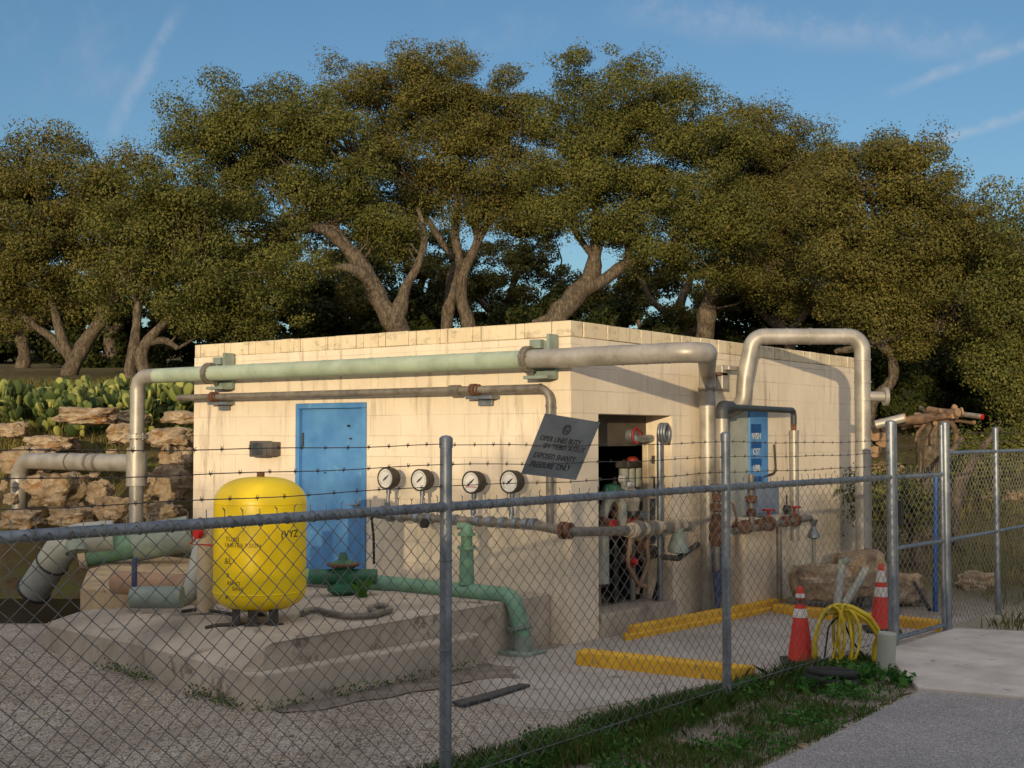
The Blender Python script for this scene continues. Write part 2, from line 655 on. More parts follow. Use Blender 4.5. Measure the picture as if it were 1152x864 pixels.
m = MB()
m.prism([(-.02, -1.5), (.9, -2.3), (1.45, -2.2), (1.62, -1.6), (1.9, -.4), (2.16, 1.3), (2.32, 2.75), (2.36, 4.2), (1.2, 4.6), (.35, 4.4), (.002, 4.2)], -.2, .007, .003)
tag(m.build('concrete_yard', M['yard']), kind='structure')
DRV = [(2.37, 1.32), (2.5, .86), (3.1, -.19), (3.8, -.07), (14, 1.6), (14, 4.6), (3.1, 2.93), (2.46, 2.7)]
m = MB()
m.prism(DRV, -.2, .045, .012)
tag(m.build('driveway', M['concrete']), kind='structure')
m = MB()
rag = []
for i in range(40):
    y = -.2 - i * .45
    rag.append((3.12 + .05 * noise.noise(Vector((0, y * 1.3, 1))) + .03 * noise.noise(Vector((0, y * 5, 1))), y))
m.prism([(3.8, -.08)] + [(3.12, -.2)] + rag[1:] + [(30, -18), (30, 3.8), (14, 1.58)], -.2, .016, .004)
tag(m.build('road', M['asphalt']), kind='structure')

t = NT('dark_pit_shade')
M['pit_shade'] = t.end(lin(22, 20, 17), .3, 0, t.bump(t.noise(t.coord('Object'), 4, 4, .5), .15, .02), .15)  # dark sheet colour standing in for the shade inside the pit
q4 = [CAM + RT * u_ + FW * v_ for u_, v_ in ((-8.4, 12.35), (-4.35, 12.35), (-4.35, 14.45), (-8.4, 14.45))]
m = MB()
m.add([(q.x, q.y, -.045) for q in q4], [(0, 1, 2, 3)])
tag(m.build('pit_shade', M['pit_shade']), kind='structure')

# ------------------------------------------------------------------ building
BL, BD, BH, TH = 5.11, 6.70, 2.85, .2
CAPH = .145
bld = thing('block_building', 'low cream painted concrete block pump house with a flat roof beside the yellow tank', 'building', (0, 0, 0))


def wall(name, fixed, axis, a0, a1, z0, z1, holes, th, inward, mat):
    """wall sheet with thickness: outer face at `fixed`, cells cut out for holes"""
    As = sorted({a0, a1, *[h[0] for h in holes], *[h[1] for h in holes]})
    Zs = sorted({z0, z1, *[h[2] for h in holes], *[h[3] for h in holes]})
    mb = MB()
    P = (lambda a, z, d: (a, fixed + inward * d, z)) if axis == 'x' else (lambda a, z, d: (fixed + inward * d, a, z))
    hole = lambda a, z: any(h[0] < a < h[1] and h[2] < z < h[3] for h in holes)
    for i in range(len(As) - 1):
        for j in range(len(Zs) - 1):
            a, b, c, d = As[i], As[i + 1], Zs[j], Zs[j + 1]
            if hole((a + b) / 2, (c + d) / 2):
                continue
            for dep in (0, th):
                mb.add([P(a, c, dep), P(b, c, dep), P(b, d, dep), P(a, d, dep)], [(0, 1, 2, 3)])
    def rim(a, b, c, d):
        mb.add([P(a, c, 0), P(a, c, th), P(a, d, th), P(a, d, 0)], [(0, 1, 2, 3)])
        mb.add([P(b, c, 0), P(b, c, th), P(b, d, th), P(b, d, 0)], [(0, 1, 2, 3)])
        mb.add([P(a, c, 0), P(b, c, 0), P(b, c, th), P(a, c, th)], [(0, 1, 2, 3)])
        mb.add([P(a, d, 0), P(b, d, 0), P(b, d, th), P(a, d, th)], [(0, 1, 2, 3)])
    rim(a0, a1, z0, z1)
    for h in holes:
        rim(*h)
    return mb.build(name, mat, bld)


WT = BH - CAPH
OY0, OY1, OZ0, OZ1 = .44, 1.80, .20, 2.03       # side opening
DX0, DX1, DZ0, DZ1 = -3.455, -2.455, .02, 2.165    # blue door hole
wall('wall', 0, 'x', -BL, 0, -.1, WT, [(DX0, DX1, DZ0, DZ1)], TH, 1, M['wall'])
wall('wall', 0, 'y', TH, BD, -.1, WT, [(OY0, OY1, OZ0, OZ1)], .3, -1, M['wall'])
wall('wall', BD, 'x', -BL, -.3, -.1, WT, [], TH, -1, M['wall'])
wall('wall', -BL, 'y', TH, BD - TH, -.1, WT, [], TH, 1, M['wall'])
# cap course of single blocks, slightly uneven
m = MB()
random.seed(3)


def caps(a, b, depth_in, along):
    L = (Vector(b) - Vector(a)).length
    d = (Vector(b) - Vector(a)).normalized()
    inn = Vector(depth_in)
    k = 0
    s = 0
    while s < L - .01:
        w = min(random.choice([.4, .4, .4, .2, .6]), L - s)
        if L - s - w < .15:
            w = L - s
        c = Vector(a) + d * (s + w / 2) + inn * .1 + Vector((0, 0, WT + CAPH / 2 + random.uniform(-.003, .003)))
        sz = (w - .008, .203 + random.uniform(0, .004), CAPH - .004) if along == 'x' else (.203 + random.uniform(0, .004), w - .008, CAPH - .004)
        m.box(c, sz, random.uniform(-.004, .004), .007, 1)
        s += w


caps((-BL, 0, 0), (0, 0, 0), (0, 1, 0), 'x')
caps((0, .2, 0), (0, BD, 0), (-1, 0, 0), 'y')
caps((-BL, BD - .2, 0), (-.2, BD - .2, 0), (0, 1, 0), 'x')
caps((-BL + .2, .2, 0), (-BL + .2, BD - .2, 0), (-1, 0, 0), 'y')
m.build('cap_course', M['cap'], bld)
m = MB()
m.span((-BL + .2, .2, WT - .25), (-.3, BD - .2, WT - .1))
m.build('roof', M['ceil'], bld)
m = MB()
m.span((-BL + .2, .2, .0), (-.3, BD - .2, .19))
m.build('interior_floor', M['old_concrete'], bld)
m = MB()
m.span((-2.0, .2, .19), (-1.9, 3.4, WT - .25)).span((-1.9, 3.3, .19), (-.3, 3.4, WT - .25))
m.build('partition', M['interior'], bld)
m = MB()
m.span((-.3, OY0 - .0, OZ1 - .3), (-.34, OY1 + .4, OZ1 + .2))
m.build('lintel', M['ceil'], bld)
m = MB()
m.span((-.28, OY0 + .003, .0), (.05, OY1 - .003, OZ0 + .012), .01)
m.build('sill', M['old_concrete'], bld)
# blue steel door on the front wall
d = MB()
d.span((DX0 + .05, .03, DZ0), (DX1 - .05, .07, DZ1 - .05), .004)
door = d.build('door', M['blue'], bld)
d = MB()
d.span((DX0 + .002, -.022, DZ0), (DX0 + .055, .1, DZ1 - .056), .004)
d.span((DX1 - .055, -.022, DZ0), (DX1 - .002, .1, DZ1 - .056), .004)
d.span((DX0 + .002, -.022, DZ1 - .055), (DX1 - .002, .1, DZ1 - .002), .004)
d.build('door_frame', M['blue'], door)
d = MB()
d.cyl((DX0 + .075, .018, 1.72), (DX0 + .075, .018, 1.86), .009, 8)
d.build('hinge', M['iron'], door)
d = MB()
d.box((DX1 - .1, .018, 1.12), (.04, .03, .12), None, .006)
d.cyl((DX1 - .1, -.01, 1.14), (DX1 - .22, -.02, 1.14), .011, 8)
d.build('handle', M['galv'], door)
d = MB()
for x, z, r in ((-2.72, 1.93, .012), (-2.69, 1.80, .008), (-3.05, 1.45, .006)):
    d.lathe([(0, .034), (r, .03), (r, 0)], (x, .03, z), (0, -1, 0), 10)
    d.cut()
d.build_each('bolt', M['iron'], door)

# floodlight on the wall
p = ony(296, 505, -.08)
L = thing('wall_light', 'small grey box lamp fixed to the cream wall left of the blue door', 'light', (p.x, 0, p.z))
m = MB()
m.box((p.x - .03, -.085, p.z), (.26, .10, .17), None, .012)
m.box((p.x + .145, -.07, p.z), (.09, .14, .15), None, .012)
m.build('housing', M['fixture'], L)
m = MB()
m.span((p.x - .10, -.137, p.z - .06), (p.x + .04, -.145, p.z + .06), .003)
m.build('lens', M['dark_metal'], L)
m = MB()
m.span((p.x - .05, -.034, p.z - .04), (p.x + .05, 0, p.z + .04))
m.build('bracket', M['iron'], L)


# ------------------------------------------------------------------ pipes
def seam(mb, p, ax, R, w=.03, t_=.004):
    ax = Vector(ax).normalized()
    mb.lathe([(R * .9, -w / 2), (R + t_, -w / 2), (R + t_, w / 2), (R * .9, w / 2)], p, ax, 24)


def flange(mb, p, ax, R, w=.03, ext=.05, bolts=8):
    ax = Vector(ax).normalized()
    mb.lathe([(R * .8, -w), (R + ext, -w), (R + ext, -.004), (R + ext * .85, -.003), (R + ext * .85, .003), (R + ext, .004), (R + ext, w), (R * .8, w)], p, ax, 24)
    ex = ax.orthogonal().normalized()
    ey = ax.cross(ex)
    for k in range(bolts):
        a = 2 * PI * k / bolts
        c = Vector(p) + (ex * math.cos(a) + ey * math.sin(a)) * (R + ext * .55)
        mb.cyl(c - ax * (w + .015), c + ax * (w + .015), .009, 6)


PY, PZ, PR = -.19, 2.507, .083
main = thing('overhead_pipe', 'long overhead pipe, sage green along the front wall and silver past the corner', 'pipe', (0, PY, 0))
xl = ony(155, 425, PY).x
cl = ony(236, 420, PY).x
cr = ony(594, 402, PY).x
xr = 1.44
m = MB()
m.tube([(xl + .34, PY, PZ), (cr, PY, PZ)], PR, 24)
gp = m.build('green_run', M['sage'], main)
m = MB()
for px in (285, 335, 365, 418, 437, 462, 510, 540):
    seam(m, (ony(px, 412, PY).x, PY, PZ), (1, 0, 0), PR, .022, .003)
    m.cut()
m.build_each('weld_seam', M['sage'], gp)
# left leg goes down to a flange, then an elbow to the lower pipe
zf = ony(155, 491, PY).z
m = MB()
m.tube(fillet([(xl + .34, PY, PZ), (xl, PY, PZ), (xl, PY, zf)], .16, 10), PR, 24)
m.build('left_downpipe', M['silver'], main)
m = MB()
flange(m, (xl, PY, zf), (0, 0, 1), PR, .022, .045)
m.build('flange', M['silver'], main)
zlow = ony(155, 521, PY).z
m = MB()
m.tube([(xl, PY, zf), (xl, PY, .25)], PR * .98, 24)
m.tube([(xl, PY, zlow + .12), (xl, PY, zlow - .26)], PR * 1.42, 24)
m.build('lower_downpipe', M['silver'], main)
xll = ony(22, 521, PY).x
m = MB()
m.tube(fillet([(xl, PY, zlow), (xll, PY, zlow), (xll, PY, .05)], .24, 10), PR * 1.24, 24)
b = m.build('lower_branch', M['silver'], main)
m = MB()
for px in (80, 102, 112):
    seam(m, (ony(px, 521, PY).x, PY, zlow), (1, 0, 0), PR * 1.25, .05 if px > 100 else .025, .008)
    m.cut()
seam(m, (xll, PY, ony(20, 548, PY).z), (0, 0, 1), PR * 1.24, .02, .004)
m.cut()
m.build_each('coupling', M['silver_dark'], b)
# silver run past the corner, elbow back to the side wall, downpipe on the wall
vb = Vector((.13, 2.30, 0))
m = MB()
m.tube(fillet([(cr, PY, PZ), (xr, PY, PZ), (vb.x, vb.y, PZ), (vb.x, vb.y, PZ - .4)], .17, 10), PR * 1.02, 24)
sp = m.build('silver_run', M['silver'], main)
m = MB()
for px in (655, 700, 727, 752):
    seam(m, (ony(px, 398, PY).x, PY, PZ), (1, 0, 0), PR * 1.02, .014, .003)
    m.cut()
m.build_each('weld_seam', M['silver'], sp)
m = MB()
m.tube([(vb.x, vb.y, PZ - .15), (vb.x, vb.y, .0)], PR * .97, 24)
dp = m.build('right_downpipe', M['silver'], main)
m = MB()
flange(m, (vb.x, vb.y, PZ - .2), (0, 0, 1), PR * .9, .012, .022, 6)
m.box((vb.x, vb.y, .02), (.3, .3, .04), None, .005)
m.build('base_plate', M['silver_dark'], dp)
# wall clamps
for cx in (cl, cr):
    m = MB()
    m.box((cx + .08, -.03, PZ + .0), (.24, .05, .34), None, .006)
    m.box((cx + .08, -.12, PZ - .16), (.26, .16, .03), None, .005)
    m.box((cx + .2, -.1, PZ + .15), (.03, .14, .14), None, .004)
    m.box((cx + .02, -.08, PZ + .14), (.12, .07, .08), None, .004)
    c = m.build('wall_clamp', M['green_grey'], main)
    m = MB()
    flange(m, (cx, PY, PZ), (1, 0, 0), PR, .028, .035, 6)
    m.build('clamp_ring', M['silver_dark'], c)

# thinner conduit below
CY, CZ, CRR = -.14, 2.252, .036
con = thing('conduit_pipe', 'thin weathered grey pipe below the green overhead pipe on the front wall', 'pipe', (0, CY, 0))
x0 = ony(201, 448, CY).x
x1 = -.13
m = MB()
m.tube(fillet([(x0, CY, CZ), (x1, CY, CZ), (x1, CY, 1.03)], .12, 9), CRR, 16)
cp = m.build('pipe_run', M['silver_dark'], con)
for px in (240, 533):
    xx = ony(px, 440, CY).x
    m = MB()
    m.box((xx + .05, -.07, CZ - .07), (.3, .14, .03), None, .004)
    m.box((xx + .05, -.02, CZ - .1), (.16, .04, .09), None, .004)
    m.build('bracket', M['galv'], con)
    m = MB()
    m.lathe([(CRR, -.03), (CRR + .02, -.03), (CRR + .02, .03), (CRR, .03)], (xx, CY, CZ), (1, 0, 0), 16)
    m.ring((xx + .06, CY, CZ), (1, 0, 0), CRR + .008, .008, 18, 6)
    m.build('clamp', M['rust'], con)
m = MB()
m.lathe([(CRR, -.06), (CRR + .014, -.06), (CRR + .014, .06), (CRR, .06)], (ony(512, 440, CY).x, CY, CZ), (1, 0, 0), 16)
m.cut()
seam(m, (x1 - .1, CY, CZ), (1, 0, 0), CRR, .02, .005)
m.cut()
seam(m, (x1, CY, CZ - .16), (0, 0, 1), CRR, .02, .005)
m.cut()
m.build_each('coupling', M['silver_dark'], con)

# gauge manifold on the front wall, running round the corner into the opening
GY = -.27
mz = ony(500, 583, GY).z
man = thing('gauge_manifold', 'knobbly grey manifold pipe under the four gauges with a rusty flange at the corner', 'pipe', (0, GY, 0))
xa, xb = ony(424, 577, GY).x, ony(603, 592, GY).x
m = MB()
m.tube([(xa, GY, mz), (xb, GY, mz - .02)], .036, 14)
mp = m.build('pipe_run', M['silver_dark'], man)
m = MB()
for px in (440, 452, 470, 484, 512, 538, 552, 566, 580, 592, 600):
    x = ony(px, 583, GY).x
    m.lathe([(.03, -.03), (.05, -.026), (.052, .026), (.03, .03)], (x, GY, mz - .01), (1, 0, 0), 12)
    m.cut()
m.build_each('fitting', M['galv'], mp)
m = MB()
m.tube(fillet([(xb, GY, mz - .02), (-.02, GY, mz - .04), (.2, GY, mz - .06), (.2, .55, mz - .1)], .09), .042, 14)
m.build('corner_run', M['silver_dark'], man)
m = MB()
m.lathe([(.03, -.02), (.075, -.02), (.075, .02), (.03, .02)], (.1, GY, mz - .05), (1, 0, 0), 16)
m.cut()
m.lathe([(.03, -.02), (.07, -.02), (.07, .02), (.03, .02)], (.16, GY, mz - .05), (1, 0, 0), 16)
m.cut()
m.build_each('rusty_flange', M['rust'], man)
m = MB()
m.tube([(.2, .55, mz - .1), (.2, 1.75, mz - .13)], .05, 14)
m.lathe([(.04, -.05), (.08, -.045), (.08, .045), (.04, .05)], (.2, .78, mz - .1), (0, 1, 0), 14)
m.lathe([(.04, -.06), (.075, -.05), (.075, .05), (.04, .06)], (.2, 1.02, mz - .11), (0, 1, 0), 14)
m.build('doorway_run', M['silver_dark'], man)
m = MB()
for yy, rr in ((.62, .055), (.7, .07), (.9, .062), (1.12, .07), (1.2, .055), (1.45, .066), (1.62, .06)):
    m.lathe([(.03, -.035), (rr, -.03), (rr, .03), (.03, .035)], (.2, yy, mz - .105), (0, 1, 0), 12)
    m.cut()
m.build_each('white_fitting', M['beige'], man)
m = MB()
m.lathe([(0, 0), (.045, 0), (.045, .04), (0, .04)], (ony(483, 590, GY).x, GY - .05, mz - .05), (0, -1, 0), 12)
m.build('plug', M['rubber'], man)
m = MB()
pa = ony(424, 580, GY)
m.tube(fillet([(xa, GY, mz), (xa - .07, GY, mz - .03), (xa - .2, -.1, mz - .22), (xa - .23, -.06, mz - .5)], .06), .013, 8)
m.build('drain_hose', M['rubber'], man)

# four pressure gauges
gpx = [(435, 538), (473, 540), (531, 542.5), (574, 542)]
glab = ['round white pressure gauge nearest the blue door with a brown rim',
        'round white pressure gauge just left of the tall fence post',
        'round white pressure gauge with a red mark above the green standpipe',
        'round white pressure gauge beside the tilted grey sign, rightmost of the row']
for (px, py), lab in zip(gpx, glab):
    c = ony(px, py, GY)
    g = thing('pressure_gauge', lab, 'gauge', (c.x, GY, mz + .04), 'pressure gauges on the wall manifold')
    R = .098
    m = MB()
    m.lathe([(0, .1), (R * .9, .1), (R, .08), (R + .006, .0), (R + .006, -.02), (R - .006, -.026), (R - .01, -.012)], c, (0, 1, 0), 32)
    m.build('case', M['iron'], g)
    m = MB()
    m.lathe([(R - .008, -.016), (0, -.016)], c, (0, 1, 0), 32)
    m.build('dial', M['dial'], g)
    m = MB()
    for k in range(28):
        a = math.radians(-135 + 270 * k / 27)
        e = Vector((math.sin(a), 0, math.cos(a)))
        r0, r1 = R * .66, R * (.8 if k % 3 else .84)
        s_ = Vector((math.cos(a), 0, -math.sin(a))) * .0012
        o_ = Vector((c.x, c.y - .0175, c.z))
        m.add([o_ + e * r0 - s_, o_ + e * r0 + s_, o_ + e * r1 + s_, o_ + e * r1 - s_], [(0, 1, 2, 3)])
    m.build('scale', M['ink'], g)
    m = MB()
    e = Vector((.72, 0, .55)).normalized()
    o_ = Vector((c.x, c.y - .021, c.z))
    q = Vector((e.z, 0, -e.x)) * .006
    m.add([o_ - e * .035 - q, o_ - e * .035 + q, o_ + e * .03 + q, o_ + e * .062, o_ + e * .03 - q], [(0, 1, 2, 3, 4)])
    m.lathe([(0, -.026), (.009, -.024), (.009, -.016)], c, (0, 1, 0), 10)
    m.build('needle', M['ink'], g)
    if px == 531:
        m = MB()
        m.span((c.x - .06, c.y - .0185, c.z - .045), (c.x + .065, c.y - .0175, c.z - .038))
        m.build('red_mark', M['red'], g)
    m = MB()
    m.cyl((c.x, GY + .03, c.z - R), (c.x, GY + .01, mz + .03), .017, 10)
    m.cyl((c.x, GY + .03, c.z - R - .0), (c.x, GY + .03, c.z - R - .05), .026, 6)
    m.cyl((c.x + .0, GY + .02, mz + .12), (c.x, GY + .02, mz + .05), .027, 6)
    m.build('stem', M['galv'], g)

# green pipe along the wall foot with a standpipe, elbow to the ground
QY = -.62
gz = ony(480, 661, QY).z
gpipe = thing('ground_pipe', 'thick green pipe along the wall foot bending down to the concrete', 'pipe', (0, QY, 0))
xa = ony(285, 655, QY).x
xe = ony(577, 666, QY).x
pe = ony(588, 712, QY)
m = MB()
m.tube(fillet([(xa, QY, gz), (xe, QY, gz), (pe.x, QY, .14)], .13, 8), .072, 22)
m.build('pipe_run', M['green'], gpipe)
m = MB()
flange(m, Vector((pe.x - .03, QY, .22)), Vector((pe.x - xe, 0, .14 - gz)), .074, .014, .032, 6)
m.build('flange', M['green_grey'], gpipe)
m = MB()
m.tube([(pe.x, QY, .16), (pe.x + .0, QY, -.02)], [.072, .08], 20)
m.box((pe.x, QY, .01), (.3, .3, .05), None, .01)
m.build('foot', M['green_grey'], gpipe)
xs = ony(525, 640, QY).x
stp = thing('standpipe', 'green flanged standpipe rising from the green ground pipe below the third gauge', 'standpipe', (xs, QY, gz + .08))
zt = ony(527, 590, QY).z
z1, z2 = ony(527, 601, QY).z, ony(527, 616, QY).z
m = MB()
m.tube([(xs, QY, gz + .06), (xs, QY, z2)], [.068, .058], 18)
m.build('riser', M['green'], stp)
m = MB()
m.lathe([(.05, -.014), (.082, -.014), (.082, .014), (.05, .014)], (xs, QY, z2), (0, 0, 1), 18)
m.lathe([(.05, z2 + .014), (.05, z1 - .012)], (xs, QY, 0), (0, 0, 1), 18)
m.lathe([(.05, -.012), (.078, -.012), (.078, .012), (.05, .012)], (xs, QY, z1), (0, 0, 1), 18)
m.build('flange_pair', M['green'], stp)
m = MB()
m.lathe([(.058, z1 + .012), (.05, z1 + .06), (.034, zt), (0, zt + .012)], (xs, QY, 0), (0, 0, 1), 18)
m.cyl((xs, QY, z1 + .07), (xs - .07, QY - .05, z1 + .07), .03, 12)
m.build('cap', M['green'], stp)

# ------------------------------------------------------------------ side wall: pipe loops
hook = thing('hook_pipe', 'tall silver pipe looping over the side wall top and down at the far end', 'pipe', (.2, 3.2, 0))
vh = (onx(832, 445, .16) - CAM).dot(FW)
pa = at(836, 450, vh)
pb = at(847, 378.5, vh)
pc = at(970, 378.5, vh)
pd = at(972, 668, vh)
m = MB()
HR = .085
foot = Vector((.0, pa.y, pa.z - .12))
m.tube(fillet([foot, pa + Vector((0, 0, -.05)), at(838, 425, vh), pb, pc, Vector((pd.x, pd.y, 0))], .15, 10), HR, 24)
hp = m.build('pipe_run', M['silver'], hook)
m = MB()
hd = (pc - pb).normalized()
for px, w in ((862, .014), (885, .014), (911, .03), (950, .014)):
    seam(m, at(px, 378.5, vh), hd, HR, w, .006)
    m.cut()
for py, w in ((405, .014), (430, .014), (449, .03), (506, .014)):
    q = at(971, py, vh)
    seam(m, Vector((pc.x, pc.y, q.z)), (0, 0, 1), HR, w, .008)
    m.cut()
m.build_each('weld_seam', M['silver'], hp)
q = at(971, 446, vh)
m = MB()
q = Vector((pc.x, pc.y, q.z))
m.tube([q, q + RT * .24], .055, 14)
m.lathe([(.02, -.02), (.1, -.02), (.1, .02), (.02, .02)], q + RT * .24, RT, 18)
m.build('side_stub', M['silver'], hook)
m = MB()
q = at(826, 425, vh)
m.box((.04, q.y - .12, q.z - .0), (.08, .16, .26), None, .01)
m.box((.09, q.y - .04, q.z + .1), (.1, .24, .05), None, .01)
m.build('wall_bracket', M['silver'], hook)

loop = thing('loop_pipe', 'lower pipe loop on the side wall with a dark crossbar and silver legs', 'pipe', (.2, 3.1, 0))
lx = .34
a0 = onx(812, 462, lx)
zt = onx(820, 458, lx).z
yb = onx(893, 470, .14).y
m = MB()
m.tube(fillet([(lx, a0.y, zt - .12), (lx, a0.y, zt), (lx - .04, a0.y + .28, zt)], .1, 8), .065, 18)
m.build('elbow', M['dark_metal'], loop)
m = MB()
m.tube([(lx, a0.y, zt - .1), (lx, a0.y, .06)], .063, 20)
m.build('left_leg', M['silver'], loop)
m = MB()
m.tube(fillet([(lx - .03, a0.y + .2, zt), (.14, yb, zt), (.14, yb, zt - .16)], .07, 8), .034, 14)
m.build('crossbar', M['dark_metal'], loop)
m = MB()
m.tube([(.14, yb, zt - .14), (.14, yb, zt - .24)], .03, 14)
m.build('rusty_joint', M['rust'], loop)
m = MB()
m.lathe([(.03, -.02), (.058, -.02), (.058, .02), (.03, .02)], (.14, yb, zt - .25), (0, 0, 1), 16)
m.tube([(.14, yb, zt - .25), (.14, yb, .62)], .052, 18)
m.build('right_leg', M['silver'], loop)

# grey-green panel and blue louvred panel on the side wall
y0, y1 = onx(795, 460, .03).y, onx(842, 460, .03).y
zt_ = onx(820, 460, .03).z
pn = thing('wall_panel', 'tall plain grey green panel on the side wall left of the blue one', 'panel', (0, (y0 + y1) / 2, 0))
m = MB()
m.span((.002, y0, .95), (.03, y1 - .01, zt_), .004)
m.build('panel_sheet', M['panel_grey'], pn)
y2 = onx(863, 460, .03).y
bz0 = onx(850, 545, .03).z
bp = thing('blue_sign_panel', 'narrow bright blue panel with dark windows and white lettering on the side wall', 'sign', (0, (y1 + y2) / 2, 0))
m = MB()
m.span((.002, y1 + .01, bz0), (.04, y2, zt_ + .01), .004)
m.build('panel_sheet', M['blue'], bp)
for i, (ya, yb_, txt) in enumerate(((477, 487, 'WSH'), (497, 504, 'CST'), (516, 524, 'LBB'), (536, 542, ''))):
    za, zb = onx(848, ya, .04).z, onx(848, yb_, .04).z
    m = MB()
    m.span((.04, y1 + .03, zb), (.046, y1 + .03 + .26, za), .002)
    m.build('dark_window', M['blue_dark'], bp)


gc = thing('grey_cabinet', 'dull blue grey cabinet on the side wall directly below the blue panel', 'cabinet', (.1, (y1 + y2) / 2, .9))
m = MB()
m.span((.002, y1 - .12, .95), (.16, y2 + .02, bz0 - .02), .008)
m.build('body', M['cab_blue'], gc)
m = MB()
m.span((.16, y1 - .08, .98), (.166, y2 - .02, bz0 - .06), .002)
m.build('lid', M['cab_blue'], gc)


def text_mesh(name, body, size, M4, material, parent, extrude=.0015, bend=None, align='CENTER', shear=0.0, space=1.0):
    cu = bpy.data.curves.new(name, 'FONT')
    cu.body = body
    cu.size = size
    cu.extrude = extrude
    cu.align_x = align
    cu.align_y = 'CENTER'
    cu.shear = shear
    cu.space_character = space
    cu.resolution_u = 3
    to = bpy.data.objects.new(name + '_tmp', cu)
    COL.objects.link(to)
    bpy.context.view_layer.update()
    dg = bpy.context.evaluated_depsgraph_get()
    me = bpy.data.meshes.new_from_object(to.evaluated_get(dg))
    bpy.data.objects.remove(to)
    bpy.data.curves.remove(cu)
    if bend:
        for v_ in me.vertices:
            v_.co = bend(v_.co)
    else:
        me.transform(M4)
    return finish(name, me, material, parent)


def frame4(o, ex, ey):
    ex = Vector(ex).normalized()
    ey = Vector(ey).normalized()
    ez = ex.cross(ey)
    return Matrix(((ex.x, ey.x, ez.x, o[0]), (ex.y, ey.y, ez.y, o[1]), (ex.z, ey.z, ez.z, o[2]), (0, 0, 0, 1)))


for py, txt in ((491, 'WSH'), (508.5, 'CST'), (527, 'LBB')):
    z = onx(848, py, .04).z
    text_mesh('lettering', txt, .1, frame4((.0475, y1 + .16, z), (0, 1, 0), (0, 0, 1)), M['white'], bp)

# cream block box at the foot of the side wall
y0, y1 = onx(838, 640, .44).y, onx(888, 640, .44).y
bx = thing('plinth_box', 'squat cream block housing with a sloping shoulder against the side wall', 'housing', (.15, (y0 + y1) / 2, 0))
m = MB()
b = bmesh.new()
pts = [(y0, 0), (y1 + .1, 0), (y1 + .1, .48), (y1 - .12, .86), (y0 + .35, .98), (y0, .98)]
f0 = [b.verts.new((.005, y, z)) for y, z in pts]
ff = b.faces.new(f0)
r = bmesh.ops.extrude_face_region(b, geom=[ff])
for e in r['geom']:
    if isinstance(e, bmesh.types.BMVert):
        e.co.x = .44
bmesh.ops.recalc_face_normals(b, faces=b.faces[:])
bmesh.ops.bevel(b, geom=b.edges[:], offset=.03, segments=2, profile=.5, affect='EDGES')
m.bm(b)
m.build('housing', M['cream_box'], bx)

# valve manifold in front of the side wall
vm = thing('valve_manifold', 'rusty side wall manifold with red handles in front of the cream housing', 'valves', (.5, 2.6, 0))
mz2 = .92
m = MB()
m.tube([(.54, 2.05, mz2 - .03), (.54, 3.75, mz2)], .036, 14)
m.tube(fillet([(.54, 3.6, mz2), (.54, 3.95, mz2), (.42, 3.95, mz2)], .08), .036, 14)
m.tube([(.54, 2.45, mz2), (.54, 2.45, mz2 + .52)], .03, 12)
m.tube([(.54, 3.1, mz2), (.54, 3.1, .0)], .03, 12)
vp = m.build('pipe_run', M['silver_dark'], vm)
m = MB()
for yy, rr in ((2.15, .055), (2.3, .07), (2.62, .06), (2.85, .075), (3.25, .06), (3.5, .07)):
    m.lathe([(.03, -.05), (rr, -.04), (rr, .04), (.03, .05)], (.54, yy, mz2), (0, 1, 0), 14)
    m.cut()
for zz, rr in ((.14, .05), (.27, .06), (.4, .05)):
    m.lathe([(.03, -.04), (rr, -.03), (rr, .03), (.03, .04)], (.54, 2.45, mz2 + zz), (0, 0, 1), 14)
    m.cut()
m.build_each('fitting', M['rust'], vp)
for yy in (2.85, 3.5):
    m = MB()
    m.cyl((.54, yy, mz2 + .05), (.54, yy, mz2 + .14), .014, 8)
    m.ring((.54, yy, mz2 + .14), (0, 0, 1), .06, .011)
    m.cyl((.48, yy, mz2 + .14), (.60, yy, mz2 + .14), .008, 6)
    m.cyl((.54, yy - .06, mz2 + .14), (.54, yy + .06, mz2 + .14), .008, 6)
    m.build('handwheel', M['red'], vm)
m = MB()
m.lathe([(.03, -.05), (.05, 0), (.03, .05)], (.54, 3.3, mz2 + .12), (0, 0, 1), 12)
m.cyl((.54, 3.3, mz2 + .1), (.54, 3.3, mz2 + .28), .009, 8)
m.build('lever', M['iron'], vm)
# navy stand with a shelf
ns = thing('pipe_stand', 'navy steel stand with a thin shelf before the vertical silver pipe', 'stand', (.5, 2.0, 0))
q1 = onz(774, 690, 0)
q2 = onz(793, 672, 0)
m = MB()
m.box((q1.x, q1.y, .44), (.13, .05, .88), .5, .006)
m.build('post', M['blue_rag'], ns)
m = MB()
m.box((q2.x, q2.y, .36), (.05, .05, .72), .5, .005)
m.build('leg', M['blue_rag'], ns)
m = MB()
m.box(((q1.x + q2.x) / 2 + .05, (q1.y + q2.y) / 2 + .12, .86), (.3, .62, .025), .1, .004)
m.build('shelf', M['panel_grey'], ns)
# funnel vent
fp = onz(916, 668, 0)
fn = thing('funnel_vent', 'small galvanised hourglass funnel on a thin pipe beside the boulders', 'vent', (fp.x, fp.y, 0))
zz = lambda py: CAM.z - (py - 489) / FPX * (fp - CAM).dot(FW)
m = MB()
m.lathe([(0, zz(584)), (.055, zz(584)), (.022, zz(592)), (.07, zz(602)), (.072, zz(604)), (.02, zz(606))], (fp.x, fp.y, 0), (0, 0, 1), 18)
m.build('funnel', M['galv'], fn)
m = MB()
m.cyl((fp.x, fp.y, 0), (fp.x, fp.y, zz(603)), .022, 10)
m.build('pipe', M['silver'], fn)

